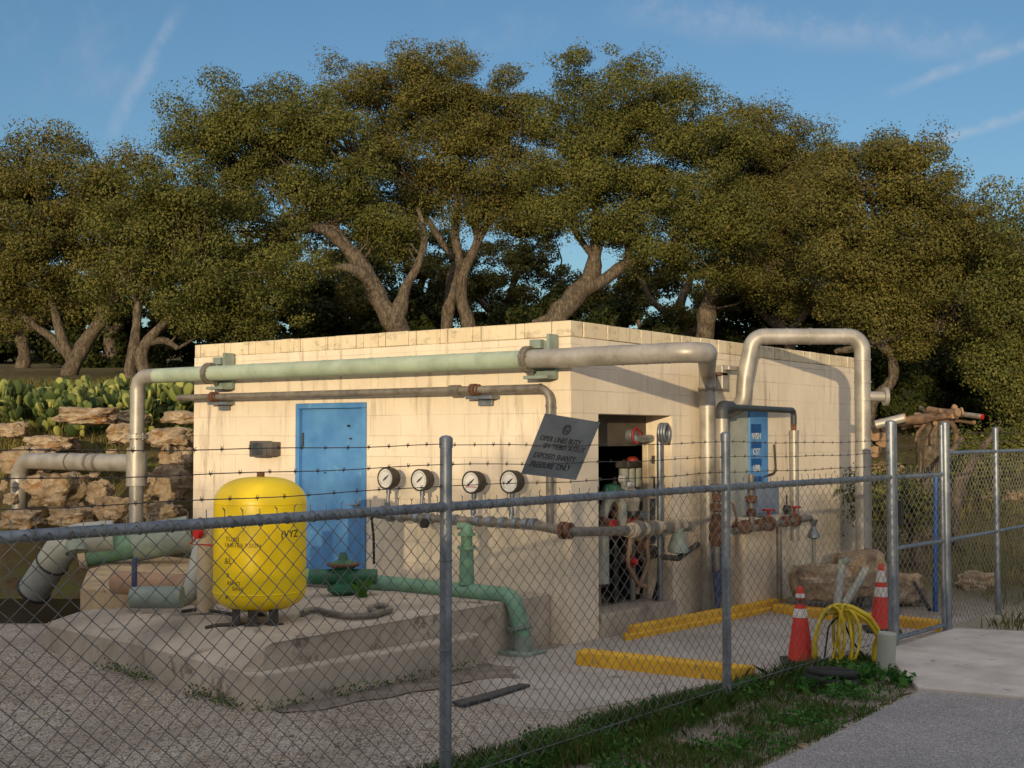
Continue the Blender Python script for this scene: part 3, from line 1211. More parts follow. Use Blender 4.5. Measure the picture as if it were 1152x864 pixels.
# small rusty bracket and bolt plate on the side wall
q = onx(807, 421, 0)
m = MB()
m.box((.04, q.y, q.z), (.08, .17, .035), None, .004)
tag(m.build('wall_hook', M['rust'], None, (0, q.y, q.z)), 'small rusty ledge bracket on the side wall beside the downpipe top', 'bracket')

# conduit bend near the housing
cb = thing('bent_conduit', 'thin bent wire conduit on the side wall right of the blue panel', 'conduit', (.03, 4.1, 0))
qa, qb = onx(871, 500, .03), onx(873, 532, .03)
m = MB()
m.tube(fillet([qa, Vector((.03, qb.y, qb.z)), onx(856, 537, .03), onx(856, 560, .03)], .08), .014, 8)
m.build('tube', M['iron'], cb)

# ------------------------------------------------------------------ doorway equipment
X0 = -.55
ep = thing('control_cabinet', 'cream electrical cabinet standing inside the side doorway', 'cabinet', (-.2, 1.55, .2))
y0, y1 = onx(729, 520, -.2).y, onx(745, 520, -.2).y
m = MB()
m.span((-.27, y0, .21), (-.2, y1, 1.75), .01)
m.build('body', M['beige'], ep)
m = MB()
m.span((-.2, y0 + .07, 1.55), (-.196, y0 + .13, 1.63)).span((-.2, y0 + .1, 1.3), (-.196, y0 + .2, 1.42)).span((-.2, y0 + .03, .75), (-.196, y1 - .05, 1.2))
m.build('label_plate', M['dark_metal'], ep)
# slim post with a round head in the opening
y = onx(742, 520, -.02).y
po = thing('conduit_post', 'slim grey post with a coiled round head at the doorway jamb', 'post', (-.02, y, .2))
m = MB()
m.cyl((-.02, y, .2), (-.02, y, 1.86), .028, 10)
m.build('shaft', M['galv'], po)
m = MB()
for k in range(3):
    m.ring((-.0 + k * .03, y, 1.86), (1, .2, 0), .085, .016, 22, 6)
m.build('coil', M['galv'], po)
# vertical pump
yp = onx(710, 540, -.45).y
pp = thing('vertical_pump', 'upright grey pump with a red cap inside the side doorway', 'pump', (-.45, yp, .19))
m = MB()
for dy, r, z0, z1 in ((-.14, .05, .9, 1.5), (-.02, .055, .85, 1.5), (.1, .06, .8, 1.52)):
    m.tube([(-.45, yp + dy, z0), (-.45, yp + dy, z1)], r, 14)
m.build('cylinder', M['panel_grey'], pp)
m = MB()
m.box((-.45, yp, 1.54), (.16, .36, .07), None, .015)
m.box((-.45, yp, .85), (.2, .4, .09), None, .015)
m.build('yoke', M['iron'], pp)
m = MB()
m.lathe([(0, .045), (.04, .04), (.06, .02), (.06, 0)], (-.45, yp + .03, 1.575), (0, 0, 1), 18)
m.build('red_cap', M['rust_red'], pp)
m = MB()
m.lathe([(.1, 0), (.13, .05), (.13, .38), (.09, .45), (.09, .62)], (-.45, yp, .19), (0, 0, 1), 18)
m.build('motor', M['iron'], pp)
# flanged red valve overhead
yv = onx(708, 496, -.3).y
rv = thing('flanged_valve', 'round silver flanged valve with a red rim high in the doorway', 'valve', (-.3, yv, 1.85))
m = MB()
m.lathe([(0, -.05), (.07, -.05), (.075, -.03), (.075, .03), (.05, .06), (.05, .3)], (-.28, yv, 1.83), (-1, 0, 0), 22)
m.build('body', M['galv'], rv)
m = MB()
m.ring((-.22, yv, 1.83), (1, 0, 0), .075, .014, 22, 6)
m.build('red_rim', M['rust_red'], rv)
m = MB()
m.tube([(-.24, yv, 1.8), (-.24, yv + .62, 1.8)], .04, 12)
m.build('pipe', M['galv'], rv)
# jumble of valves and hoses at knee height
random.seed(12)
jv = thing('pump_manifold', 'tangle of rusty valves, pale pipes and hoses low in the doorway', 'pump', (-.3, 1.1, .2))
m = MB()
m.tube([(-.35, .6, .98), (-.35, 1.7, .98)], .05, 14)
m.tube(fillet([(-.3, .95, 1.0), (-.22, .95, 1.25), (-.22, 1.2, 1.25), (-.22, 1.2, .95)], .1), .05, 14)
m.tube([(-.2, .78, .95), (-.2, .78, .45)], .085, 16)
m.build('pipe_run', M['panel_grey'], jv)
m = MB()
for yy, z, r in ((.62, .98, .08), (.9, .98, .09), (1.3, .98, .085), (1.55, .98, .07), (1.2, 1.12, .075), (.78, .45, .1)):
    m.lathe([(.03, -.05), (r, -.045), (r, .045), (.03, .05)], (-.28, yy, z), (0, 1, 0) if z > .5 else (0, 0, 1), 14)
    m.cut()
m.build_each('fitting', M['rust'], jv)
m = MB()
m.tube(fillet([(-.1, 1.15, .95), (-.08, 1.28, .8), (-.08, 1.42, .9), (-.1, 1.5, .6), (-.15, 1.35, .3)], .1), .02, 10)
m.tube(fillet([(-.12, 1.2, .9), (-.1, 1.1, .6), (-.1, 1.3, .4), (-.12, 1.5, .35)], .1), .02, 10)
m.build('hose', M['clay'], jv)
m = MB()
m.tube(fillet([(-.06, 1.6, 1.0), (-.05, 1.66, .8), (-.05, 1.62, .4), (-.1, 1.6, .22)], .1), .026, 10)
m.build('hose', M['rubber'], jv)
m = MB()
m.lathe([(0, .07), (.04, .06), (.05, .0), (.05, -.06), (.03, -.07), (0, -.07)], (-.26, 1.42, .6), (0, 0, 1), 16)
m.build('red_bulb', M['rust_red'], jv)
m = MB()
m.lathe([(0, .08), (.05, .06), (.05, -.06), (0, -.08)], (-.15, 1.25, .98), (1, 0, 0), 14)
m.build('red_bulb', M['rust_red'], jv)
m = MB()
m.lathe([(0, .14), (.05, .1), (.08, 0), (.06, -.1), (0, -.12)], (-.18, 1.32, 1.2), (0, 0, 1), 16)
m.build('pale_filter', M['beige'], jv)
m = MB()
m.lathe([(0, .08), (.07, .06), (.1, 0), (.1, -.05), (0, -.06)], (-.2, .98, 1.3), (0, 0, 1), 16)
m.build('green_valve', M['green_dark'], jv)
bl = thing('plastic_drum', 'dark round drum standing on the floor just inside the doorway', 'drum', (-.35, .75, .2))
m = MB()
m.lathe([(0, 0), (.17, 0), (.18, .04), (.18, .2), (.185, .22), (.18, .24), (.18, .42), (.15, .46), (0, .46)], (-.42, .72, .195), (0, 0, 1), 22)
m.build('shell', M['dark_metal'], bl)

# small pipework filling the doorway
random.seed(99)
cl_ = thing('pipe_cluster', 'crowd of small dark pipes and fittings filling the shadowed doorway', 'pipework', (-.5, 1.0, .2))
mats_ = ['dark_metal', 'iron', 'silver_dark', 'rust', 'clay', 'panel_grey', 'iron', 'dark_metal']
for k in range(26):
    y_ = random.uniform(.5, 1.62)
    x_ = random.uniform(-.8, -.12)
    z_ = random.uniform(.3, 1.05)
    m = MB()
    typ = random.random()
    if typ < .4:
        m.tube([(x_, y_, .2), (x_, y_, z_ + random.uniform(.1, .5))], random.uniform(.018, .05), 10)
        nm = 'riser'
    elif typ < .75:
        L_ = random.uniform(.15, .45)
        m.tube(fillet([(x_, y_ - L_, z_), (x_, y_, z_), (x_, y_, z_ - random.uniform(.15, .4))], .06), random.uniform(.016, .035), 10)
        nm = 'bend'
    else:
        r_ = random.uniform(.035, .07)
        ax = random.choice([(1, 0, 0), (0, 1, 0), (0, 0, 1)])
        m.lathe([(0, -r_), (r_ * .7, -r_), (r_, -r_ * .5), (r_, r_ * .5), (r_ * .7, r_), (0, r_)], (x_, y_, z_), ax, 14)
        nm = 'fitting'
    m.build(nm, M[mats_[k % 8]], cl_)
for y_, z_, r_, mt in ((1.02, 1.42, .035, 'white'), (1.18, 1.36, .03, 'white'), (1.3, .9, .05, 'beige'), (.86, 1.0, .045, 'red'), (1.25, .62, .03, 'red'), (1.42, 1.05, .04, 'galv')):
    m = MB()
    m.lathe([(0, -.03), (r_, -.03), (r_, .02), (0, .03)], (-.1, y_, z_), (1, .2, 0), 16)
    m.build('dial', M[mt], cl_)
# clutter on the side wall between the doorway and the second post
sw = thing('valve_stack', 'rusty stacked fittings on a thin pipe beside the loop pipe left leg', 'valves', (.36, 2.35, 0))
qs = onx(806, 560, .38)
m = MB()
m.tube([(.38, qs.y, .5), (.38, qs.y, onx(806, 545, .38).z)], .03, 12)
m.build('pipe_run', M['silver_dark'], sw)
m = MB()
for py, r_ in ((549, .06), (560, .045), (571, .065), (583, .05), (594, .075), (606, .08)):
    m.lathe([(.02, -.045), (r_, -.035), (r_, .035), (.02, .045)], (.38, qs.y, onx(806, py, .38).z), (0, .1, 1) if r_ < .07 else (.3, 1, .1), 14)
    m.cut()
m.build_each('fitting', M['rust'], sw)
m = MB()
m.tube(fillet([(.42, qs.y, 1.12), (.5, qs.y + .1, 1.2), (.5, qs.y + .2, 1.0), (.44, qs.y + .25, .85)], .08), .013, 8)
m.build('copper_loop', M['clay'], sw)
fs = onx(771, 610, .3)
fu = thing('filter_bowl', 'pale grey bell shaped filter bowl on the wall right of the doorway', 'filter', (.25, fs.y, fs.z))
m = MB()
m.lathe([(0, .14), (.05, .13), (.06, .06), (.1, -.06), (.1, -.1), (0, -.12)], (.22, fs.y, fs.z), (0, 0, 1), 18)
m.build('bowl', M['green_grey'], fu)
m = MB()
m.tube(fillet([(.22, fs.y - .3, fs.z - .12), (.22, fs.y, fs.z - .16), (.22, fs.y + .4, fs.z - .05)], .08), .028, 10)
m.build('pipe', M['iron'], fu)
rg_ = onz(778, 688, 0)
m = MB()
for k in range(5):
    m.tube([(.33 + .02 * k, 2.0 + .035 * k, .92), (.35 + .015 * k, 2.02 + .03 * k, .55), (.36, 2.05 + .012 * k, .1 + .03 * k)], [.02, .032, .02], 8)
tag(m.build('blue_tarp', M['blue_rag'], None, (.35, 2.0, .1)), 'faded navy cloth hanging in folds before the silver downpipe', 'cloth')
# ------------------------------------------------------------------ stepped concrete pad
pad = thing('concrete_pad', 'grey stepped concrete pad carrying the yellow tank', 'pad', (-1.5, -1.8, 0))
m = MB()
front = [(-3.56, -2.84), (-3.1, -2.95), (-2.65, -3.02), (-2.07, -3.11), (-1.5, -3.22), (-1.14, -3.29), (-.7, -3.37), (-.40, -3.43), (-.278, -3.36)]
V, F = [], []
for k, (x, y) in enumerate(front):
    s_ = .34 if k < len(front) - 2 else (.2 if k == len(front) - 2 else .05)
    w_ = .02 * noise.noise(Vector((x * 3, 0, 0)))
    zd = .13 * max(0, 1 - k / 4)
    w_ -= zd * .3
    V += [(x, y, -.3), (x, y + .01, .24 + w_), (x + .01, y + .03, .265 + w_), (x + .02, y + s_, .41 - zd), (x + .03, y + s_ + .05, .43 - zd), (x + .06 * k / 8, -.02, .43 - zd * .6), (x + .06 * k / 8, -.02, -.3)]
n7 = 7
for k in range(len(front) - 1):
    for e in range(n7 - 1):
        F.append((k * n7 + e, (k + 1) * n7 + e, (k + 1) * n7 + e + 1, k * n7 + e + 1))
F.append(tuple(range(n7)))
F.append(tuple(range((len(front) - 1) * n7 + n7 - 1, (len(front) - 1) * n7 - 1, -1)))
m.add(V, F)
m.build('upper_slab', M['old_concrete'], pad)
m = MB()
m.prism([(-.40, -3.445), (-.30, -3.46), (-.18, -3.39), (-.03, -1.30), (-.05, -1.2), (-.21, -1.2), (-.272, -3.36)], -.3, .25, .018)
m.build('lower_step', M['old_concrete'], pad)
random.seed(4)
b = bmesh.new()
q = onz(178, 762, 0)
bmesh.ops.create_icosphere(b, subdivisions=2, radius=.5)
for v_ in b.verts:
    v_.co *= 1 + .25 * noise.noise(v_.co * 3)
    v_.co = Vector((v_.co.x * .34, v_.co.y * .2, v_.co.z * .12))
m = MB().bm(b, False, Matrix.Translation((q.x, q.y, .02)))
tag(m.build('concrete_chunk', M['white'], None, (q.x, q.y, 0)), 'pale broken chunk at the foot of the concrete pad', 'rubble')

# raised sandy slab behind the pad, left
s0 = Vector((-3.5, -2.45, 0))
ss = thing('raised_slab', 'sunlit sandy concrete slab behind the left end of the pad', 'slab', (s0.x, s0.y, 0))
m = MB()
m.prism([(-3.55, -2.5), (-2.85, -2.36), (-2.0, -1.75), (-4.5, -.3), (-5.6, -.3), (-4.75, -1.6)], -.8, .5, .025)
m.build('slab', M['slab_sand'], ss)

# ------------------------------------------------------------------ yellow tank
tb = onz(292, 698, .43)
tv = (tb - CAM).dot(FW)
TR = 51.2 / FPX * tv
ztop = CAM.z - (536 - 489) / FPX * tv + .0
tank = thing('pressure_tank', 'bright yellow upright pressure tank with domed ends on the concrete pad', 'tank', (tb.x, tb.y, .43))
zb = .50
prof = []
for i in range(11):
    a = PI / 2 * i / 10
    prof.append((TR * math.sin(a) ** .82 if i else 0, zb + .16 * (1 - math.cos(a))))
for i in range(11):
    a = PI / 2 * i / 10
    prof.append((TR * math.cos(a) ** .72 if i < 10 else 0, ztop - .2 + .2 * math.sin(a)))
m = MB()
m.lathe(prof, (tb.x, tb.y, 0), (0, 0, 1), 64, sharp=False)
m.build('shell', M['yellow'], tank)
for z_ in (ztop - .2, zb + .16):
    m = MB()
    m.ring((tb.x, tb.y, z_), (0, 0, 1), TR - .001, .005, 64, 6)
    m.build('weld_seam', M['yellow'], tank)
m = MB()
m.cyl((tb.x, tb.y, ztop - .01), (tb.x, tb.y, ztop + .03), .03, 10)
m.build('top_plug', M['rust'], tank)
cd = Vector((CAM.x - tb.x, CAM.y - tb.y, 0)).normalized()
ca = math.atan2(cd.y, cd.x)
for da in (-.75, -.2, .42, PI):
    dx, dy = math.cos(ca + da), math.sin(ca + da)
    m = MB()
    m.box((tb.x + dx * TR * .72, tb.y + dy * TR * .72, .51), (.012, .075, .17), ca + da, .003)
    m.box((tb.x + dx * TR * .74, tb.y + dy * TR * .74, .437), (.11, .11, .014), ca + da, .003)
    m.build('leg', M['iron'], tank)


def on_tank(px, py, body, size, mat, name='lettering'):
    a0 = math.asin(max(-.98, min(.98, (px - 292) / FPX * tv / TR)))
    z = CAM.z - (py - 489) / FPX * (tv - TR * math.cos(a0))
    def bend(c):
        a = ca + a0 + c.x / TR
        r = TR + .0012 + c.z
        return Vector((tb.x + math.cos(a) * r, tb.y + math.sin(a) * r, z + c.y))
    text_mesh(name, body, size, None, mat, tank, .001, bend)


on_tank(324, 601, '(VYZ', .075, M['ink'], 'stencil')
on_tank(262, 606, 'TUAIJ', .05, M['ink_faint'], 'stencil')
on_tank(272, 613, 'UNRTEX P.SON', .042, M['ink_faint'], 'stencil')
on_tank(258, 630, '&L', .065, M['ink_faint'], 'stencil')
on_tank(258, 646, '8', .045, M['ink_faint'], 'stencil')
on_tank(264, 655, 'REMO', .042, M['ink_faint'], 'stencil')
on_tank(268, 661, 'SIALJ', .042, M['ink_faint'], 'stencil')
on_tank(257, 669, '#', .05, M['ink'], 'stencil')
# pipe elbow feeding the tank from behind
q = onz(231, 688, .43)
bpipe = thing('beige_standpipe', 'beige plastic pipe rising beside the left of the yellow tank', 'pipe', (q.x, q.y, .43))
pv = (q - CAM).dot(FW)
m = MB()
m.tube([(q.x, q.y, .43), at(232, 600, pv), at(232, 585, pv)], .07, 18)
m.build('riser', M['beige'], bpipe)
m = MB()
c = at(221, 640, pv + .1)
e0 = at(214, 672, pv)
m.tube(fillet([at(190, 674, pv + .05), e0, at(222, 640, pv + .1), at(228, 612, pv + .3)], .16), .075, 18)
m.build('elbow', M['panel_grey'], bpipe)
m = MB()
c = at(226, 600, pv - .1)
m.cyl(c, c + Vector((.0, -.05, -.0)), .04, 12)
m.tube([c, at(214, 612, pv), at(250, 614, pv - .3)], .01, 6)
m.build('red_tap', M['red'], bpipe)
# loose pipes on the raised slab
def loose(name, label, pts, r, mat, cat='pipe', cap=True):
    m = MB()
    m.tube(pts, r, 18, cap)
    o = m.build(name, mat, None, Vector(pts[0]) - Vector((0, 0, r)))
    return tag(o, label, cat)


z0 = .5
a, b = onz(148, 672, z0 + .1), onz(205, 672, z0 + .1)
gpp = thing('grey_drain_pipe', 'short grey green pipe with a blue tee lying on the sandy slab', 'pipe', (a.x, a.y, z0))
m = MB()
m.tube([a, b], .085, 18)
m.build('pipe_run', M['green_grey'], gpp)
m = MB()
c = a.lerp(b, .05)
m.tube([c - Vector((0, 0, .08)), c + Vector((0, 0, .3))], .022, 10)
m.lathe([(.03, -.02), (.075, -.02), (.075, .02), (.03, .02)], c, (b - a), 16)
m.build('tee', M['blue_rag'], gpp)
a, b = onz(132, 655, z0 + .09), onz(215, 660, z0 + .1)
loose('clay_pipe', 'brown clay pipe lying across the sandy slab behind the grey one', [a, b], .1, M['clay'])
# big green buried pipe at the rear and a fallen grey culvert
a, b, c = at(92, 622, 13.0), at(150, 612, 13.1), at(213, 600, 13.2)
bg = thing('green_culvert', 'fat pale green pipe lying behind the raised slab', 'pipe', (a.x, a.y, a.z - .14))
m = MB()
m.tube([a, b], .15, 22)
m.build('near_section', M['green'], bg)
m = MB()
m.tube([b, c], [.19, .19], 22)
m.build('far_section', M['green_grey'], bg)
m = MB()
m.lathe([(.1, -.05), (.175, -.05), (.175, .02), (.1, .02)], a, (a - b), 22)
m.build('open_rim', M['beige'], bg)
a, b = at(76, 607, 12.9), at(38, 664, 13.2)
cv = thing('fallen_pipe', 'wide grey pipe slumping down into the dark pit', 'pipe', (b.x, b.y, b.z - .2))
m = MB()
m.tube(fillet([at(128, 603, 13.0), at(76, 607, 12.9), b], .3, 8), .165, 26)
m.build('barrel', M['panel_grey'], cv)
m = MB()
m.ring(b, (a - b), .172, .014)
m.ring(a.lerp(b, .45), (a - b), .166, .012)
m.build('rim', M['rubber'], cv)
loose('vent_pipe', 'grey capped pipe leaning at the rear of the slab', [at(86, 622, 12.8), at(84, 596, 12.9)], .11, M['green_grey'])

# red handled valve with green body in front of the blue door
q = onz(386, 668, .43)
hv = thing('gate_valve', 'dark green gate valve with a rusty handwheel before the blue door', 'valve', (q.x, q.y, .43))
qv = (q - CAM).dot(FW)
m = MB()
m.lathe([(.1, 0), (.14, .03), (.14, .07), (.08, .1), (.09, .22), (.12, .24), (.12, .27), (.05, .3), (.03, .36)], (q.x, q.y, .43), (0, 0, 1), 20)
m.tube([Vector((q.x, q.y, .58)) - RT * .3, Vector((q.x, q.y, .58)) + RT * .3], .07, 16)
m.build('body', M['green_dark'], hv)
zz = at(382, 635, qv).z
m = MB()
m.ring((q.x, q.y, zz), (0, 0, 1), .13, .016)
for k in range(3):
    d_ = Vector((math.cos(k * PI / 3), math.sin(k * PI / 3), 0)) * .13
    m.cyl(Vector((q.x, q.y, zz)) - d_, Vector((q.x, q.y, zz)) + d_, .009, 6)
m.build('handwheel', M['rust'], hv)
m = MB()
m.cyl((q.x, q.y, .75), (q.x, q.y, zz + .03), .016, 8)
m.build('spindle', M['iron'], hv)
# dark hose lying on the pad
pts = [onz(px, py, .46) for px, py in ((340, 690), (352, 684), (372, 690), (396, 694), (420, 692), (440, 686), (432, 680), (415, 684), (425, 690))]
m = MB()
m.tube(fillet(pts, .12), .024, 12)
tag(m.build('lying_hose', M['silver_dark'], None, (pts[0].x, pts[0].y, .43)), 'dark hose lying loosely on the pad right of the yellow tank', 'hose')
pts = [onz(px, py, .445) for px, py in ((205, 688), (225, 685), (262, 691), (270, 703), (245, 703), (232, 706))]
m = MB()
m.tube(fillet(pts, .08), .014, 8)
tag(m.build('thin_cable', M['iron'], None, (pts[0].x, pts[0].y, .43)), 'thin rusty cable on the pad left of the yellow tank', 'cable')

# ------------------------------------------------------------------ yellow kerbs
a, b = onz(647, 749), onz(826, 768.5)
m = MB()
n_ = Vector((-(b - a).y, (b - a).x, 0)).normalized() * .16
if n_.y < 0:
    n_ = -n_
e_ = (b - a).normalized() * .12
m.prism([(a.x, a.y), (b.x, b.y), (b.x + n_.x + e_.x, b.y + n_.y), (a.x + n_.x, a.y + n_.y)], -.1, .12, .018)
tag(m.build('yellow_kerb', M['kerb_yellow'], None, (a.x, a.y, 0)), 'short yellow painted kerb nearest the fence on the concrete yard', 'kerb')
a, b = onz(716, 721), onz(888, 686)
ln = thing('yellow_beam', 'long yellow painted parking beam running along the side wall', 'kerb', (a.x, a.y, 0))
m = MB()
dv = (b - a)
n_ = Vector((-dv.y, dv.x, 0)).normalized() * .15
m.prism([(a.x - .05, a.y - .1), (b.x, b.y), (b.x + n_.x, b.y + n_.y), (a.x + n_.x, a.y + n_.y)], .0, .06, .015)
m.build('beam', M['kerb_yellow'], ln)
m = MB()
m.prism([(a.x + n_.x * .35, a.y + n_.y * .35 + .05), (b.x + n_.x * .25, b.y + n_.y * .25), (b.x + n_.x * .95, b.y + n_.y * .95), (a.x + n_.x * .9, a.y + n_.y * .9 + .05)], .061, .125, .02)
m.build('top_roll', M['kerb_yellow'], ln)
a, b = onz(868, 691), onz(1056, 711)
m = MB()
m.prism([(a.x, a.y), (b.x, b.y), (b.x - .02, b.y + .15), (a.x, a.y + .15)], -.1, .1, .02)
tag(m.build('yellow_kerb', M['kerb_yellow'], None, (a.x, a.y, 0)), 'far yellow kerb passing behind the traffic cones to the gate', 'kerb')
t = NT('drab_ground')
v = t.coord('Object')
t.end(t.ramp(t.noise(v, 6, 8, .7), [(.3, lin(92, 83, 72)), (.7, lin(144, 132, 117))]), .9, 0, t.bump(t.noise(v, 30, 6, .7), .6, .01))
M['drab'] = t.m


def ragged(pts, z, name, mat, amp=.06, thick=.004):
    """thin irregular ground sheet"""
    out = []
    P_ = [Vector(p) for p in pts]
    for a_, b_ in zip(P_, P_[1:] + P_[:1]):
        n_ = max(2, int((b_ - a_).length / .08))
        for k in range(n_):
            q_ = a_.lerp(b_, k / n_)
            out.append((q_.x + amp * noise.noise(q_ * 4), q_.y + amp * noise.noise(q_ * 4 + Vector((7, 0, 0)))))
    mb = MB()
    mb.prism(out, z - thick, z)
    return tag(mb.build(name, mat), kind='structure')


ragged([onz(px, py).to_tuple() for px, py in ((302, 797), (420, 775), (534, 746), (575, 752), (585, 764), (540, 766), (470, 780), (390, 795), (320, 803))], .0115, 'dark_ground_strip', M['drab'], .09)  # thin darker ground sheet along the step base
ragged([(1.66, -3.9, 0), (1.74, -2.4, 0), (1.88, -.9, 0), (2.1, .1, 0), (2.2, .9, 0), (2.5, .78, 0), (3.06, -.2, 0), (3.06, -1.0, 0), (3.04, -2.4, 0), (3.0, -3.9, 0), (2.9, -8, 0), (1.5, -8, 0)], .014, 'verge_soil', M['drab'], .07)
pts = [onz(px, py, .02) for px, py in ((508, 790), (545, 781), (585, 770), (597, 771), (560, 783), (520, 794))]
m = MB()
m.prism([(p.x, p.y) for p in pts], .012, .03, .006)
tag(m.build('dark_plank', M['dark_metal'], None, (pts[0].x, pts[0].y, 0)), 'dark damp board lying flat beside the concrete step', 'board')

# ------------------------------------------------------------------ cones
def cone(px, py, top, lab, bands):
    q = onz(px, py)
    v_ = (q - CAM).dot(FW)
    H = (py - top) / FPX * v_ * 1.02
    s = H / .7
    c = thing('traffic_cone', lab, 'traffic cone', (q.x, q.y, 0), 'traffic cones in the yard')
    rr = lambda h: (.125 - .1 * h / .7) * s
    m = MB()
    m.lathe([(rr(.03), .03 * s), (rr(.3), .3 * s), (rr(.5), .5 * s), (rr(.68), .68 * s), (rr(.69) * .6, .7 * s), (0, .7 * s)], (q.x, q.y, .012), (0, 0, 1), 30)
    m.build('body', M['cone'], c)
    m = MB()
    m.box((q.x, q.y, .012 + .018 * s), (.36 * s, .36 * s, .034 * s), .5, .01)
    m.build('base', M['rubber'], c)
    for h0, h1, mm in bands:
        m = MB()
        m.lathe([(rr(h0) + .003, h0 * s), (rr(h1) + .003, h1 * s)], (q.x, q.y, .012), (0, 0, 1), 30)
        m.build('reflective_band', mm, c)


cone(901, 748, 664, 'scuffed orange cone with one white band and dark base beside the yellow hose coil', [(.42, .5, M['white']), (.6, .635, M['white']), (.54, .59, M['rust'])])
cone(992, 711, 638, 'clean orange cone with two white bands behind the gate post', [(.36, .46, M['white']), (.51, .63, M['white'])])

# hose coil
q = onz(945, 752)
hc = thing('hose_coil', 'big coil of yellow hose standing against the fence behind the weeds', 'hose', (q.x, q.y, 0))
random.seed(21)
hv_ = (q - CAM).dot(FW)
loops = []
for cx, cy, rx, ry, tilt in ((938, 722, 22, 42, .3), (934, 720, 16, 38, .15), (948, 720, 10, 40, -.2), (941, 723, 26, 40, .35), (951, 724, 7, 44, -.05), (930, 719, 12, 37, .5)):
    pts = []
    for k in range(30):
        a_ = 2 * PI * k / 30
        x_ = rx * math.cos(a_) + ry * math.sin(a_) * tilt * .35
        pts.append(at(cx + x_, cy - ry * math.sin(a_), hv_ + .05 * math.sin(a_ + cx) + random.uniform(-.02, .02)))
    loops.append(pts)
for i, pts in enumerate(loops):
    m = MB()
    m.tube(pts, .0125, 10, closed=True)
    m.build('hose_turn', M['hose_yellow'], hc)
m = MB()
m.tube(fillet([at(934, 686, hv_), at(955, 681, hv_), at(978, 694, hv_), at(990, 712, hv_ + .05), at(984, 726, hv_ + .1), at(984, 748, hv_ + .1)], .15), .021, 10)
m.tube(fillet([at(930, 690, hv_), at(955, 684, hv_), at(975, 698, hv_), at(987, 714, hv_ + .05)], .15), .017, 10)
m.build('loose_end', M['hose_yellow'], hc)
m = MB()
m.tube(fillet([at(925, 760, hv_), at(932, 705, hv_ + .04), at(945, 690, hv_), at(958, 720, hv_ + .2), at(975, 742, hv_ + .2)], .1), .008, 8)
m.build('dark_line', M['rubber'], hc)
# bollard stub
q = onz(996, 756)
m = MB()
v_ = (q - CAM).dot(FW)
m.lathe([(.072, -.1), (.072, 44 / FPX * v_ - .01), (.066, 44 / FPX * v_), (0, 44 / FPX * v_)], (q.x, q.y, 0), (.05, .02, 1), 20)
tag(m.build('bollard', M['panel_grey'], None, (q.x, q.y, 0)), 'short pale cut off pipe bollard at the driveway edge by the gate post', 'bollard')
m = MB()
q = onz(935, 772)
m.ring((q.x, q.y, .05), (.1, .1, 1), .17, .035)
m.ring((q.x, q.y, .1), (0, .1, 1), .16, .03)
tag(m.build('rubber_hose', M['rubber'], None, (q.x, q.y, 0)), 'black rubber hose coiled flat on the ground in the weeds', 'hose')

# ------------------------------------------------------------------ fences
RZ = 1.472
P0, PA, PB, PC, PD, PE = [Vector(p) for p in ((1.99, -7.17, 0), (2.058, -4.203, 0), (2.128, -1.235, 0), (2.336, 1.457, 0), (2.437, 2.602, 0), (2.491, 4.052, 0))]
PF = PE + (PE - PD).normalized() * 2.95
WIRE_R = .0022


def lattice(mb, a, b, z0, z1, w=.0475, h=.042, rr=WIRE_R, barbs=True, off=.014):
    d = (b - a)
    L = d.length
    d.normalize()
    nrm = Vector((d.y, -d.x, 0))          # camera side is +x
    n = int(L / w)
    w = L / n
    rows = int((z1 - z0) / h)
    h = (z1 - z0) / rows
    V, F = [], []
    k4 = ((0, 1), (1, 0), (0, -1), (-1, 0))
    cosi = math.hypot(w, h) / h
    vb = 0
    for i in range(n):
        for j in range(rows + 1):
            odd = (i + j) % 2
            s = (i + (1 if odd else 0)) * w
            wob = noise.noise(Vector((s * 2.3, j * h * 3, 7))) * .007
            wz = noise.noise(Vector((s * 2.1, j * h * 2.7, 17))) * .006
            c = a + d * (s + wob) + nrm * (off + (.0016 if odd else -.0016) + noise.noise(Vector((s * 1.2, j * .06, 3))) * .006)
            c = Vector((c.x, c.y, a.z + z0 + j * h + wz))
            for p, q in k4:
                V.append(c + d * (p * rr * cosi) + nrm * (q * rr))
            if j:
                for k in range(4):
                    k2 = (k + 1) % 4
                    F.append((vb - 4 + k, vb - 4 + k2, vb + k2, vb + k))
            vb += 4
    mb.add(V, F, True)
    if barbs:
        for i in range(n):
            if i % 2 == 0:
                s = i * w
                base = a + d * s + nrm * off + Vector((0, 0, z1))
                tip = base + Vector((0, 0, random.uniform(.036, .05))) + d * random.uniform(-.006, .006)
                mb.tube([base - Vector((0, 0, .01)), tip], rr * 1.15, 4)
                if random.random() < .6:
                    mb.tube([tip - Vector((0, 0, .008)), tip + d * random.choice((-1, 1)) * .012 + Vector((0, 0, .008))], rr, 4)
                    if random.random() < .5:
                        mb.tube([tip - Vector((0, 0, .008)), tip - d * .01 + Vector((0, 0, .006))], rr, 4)


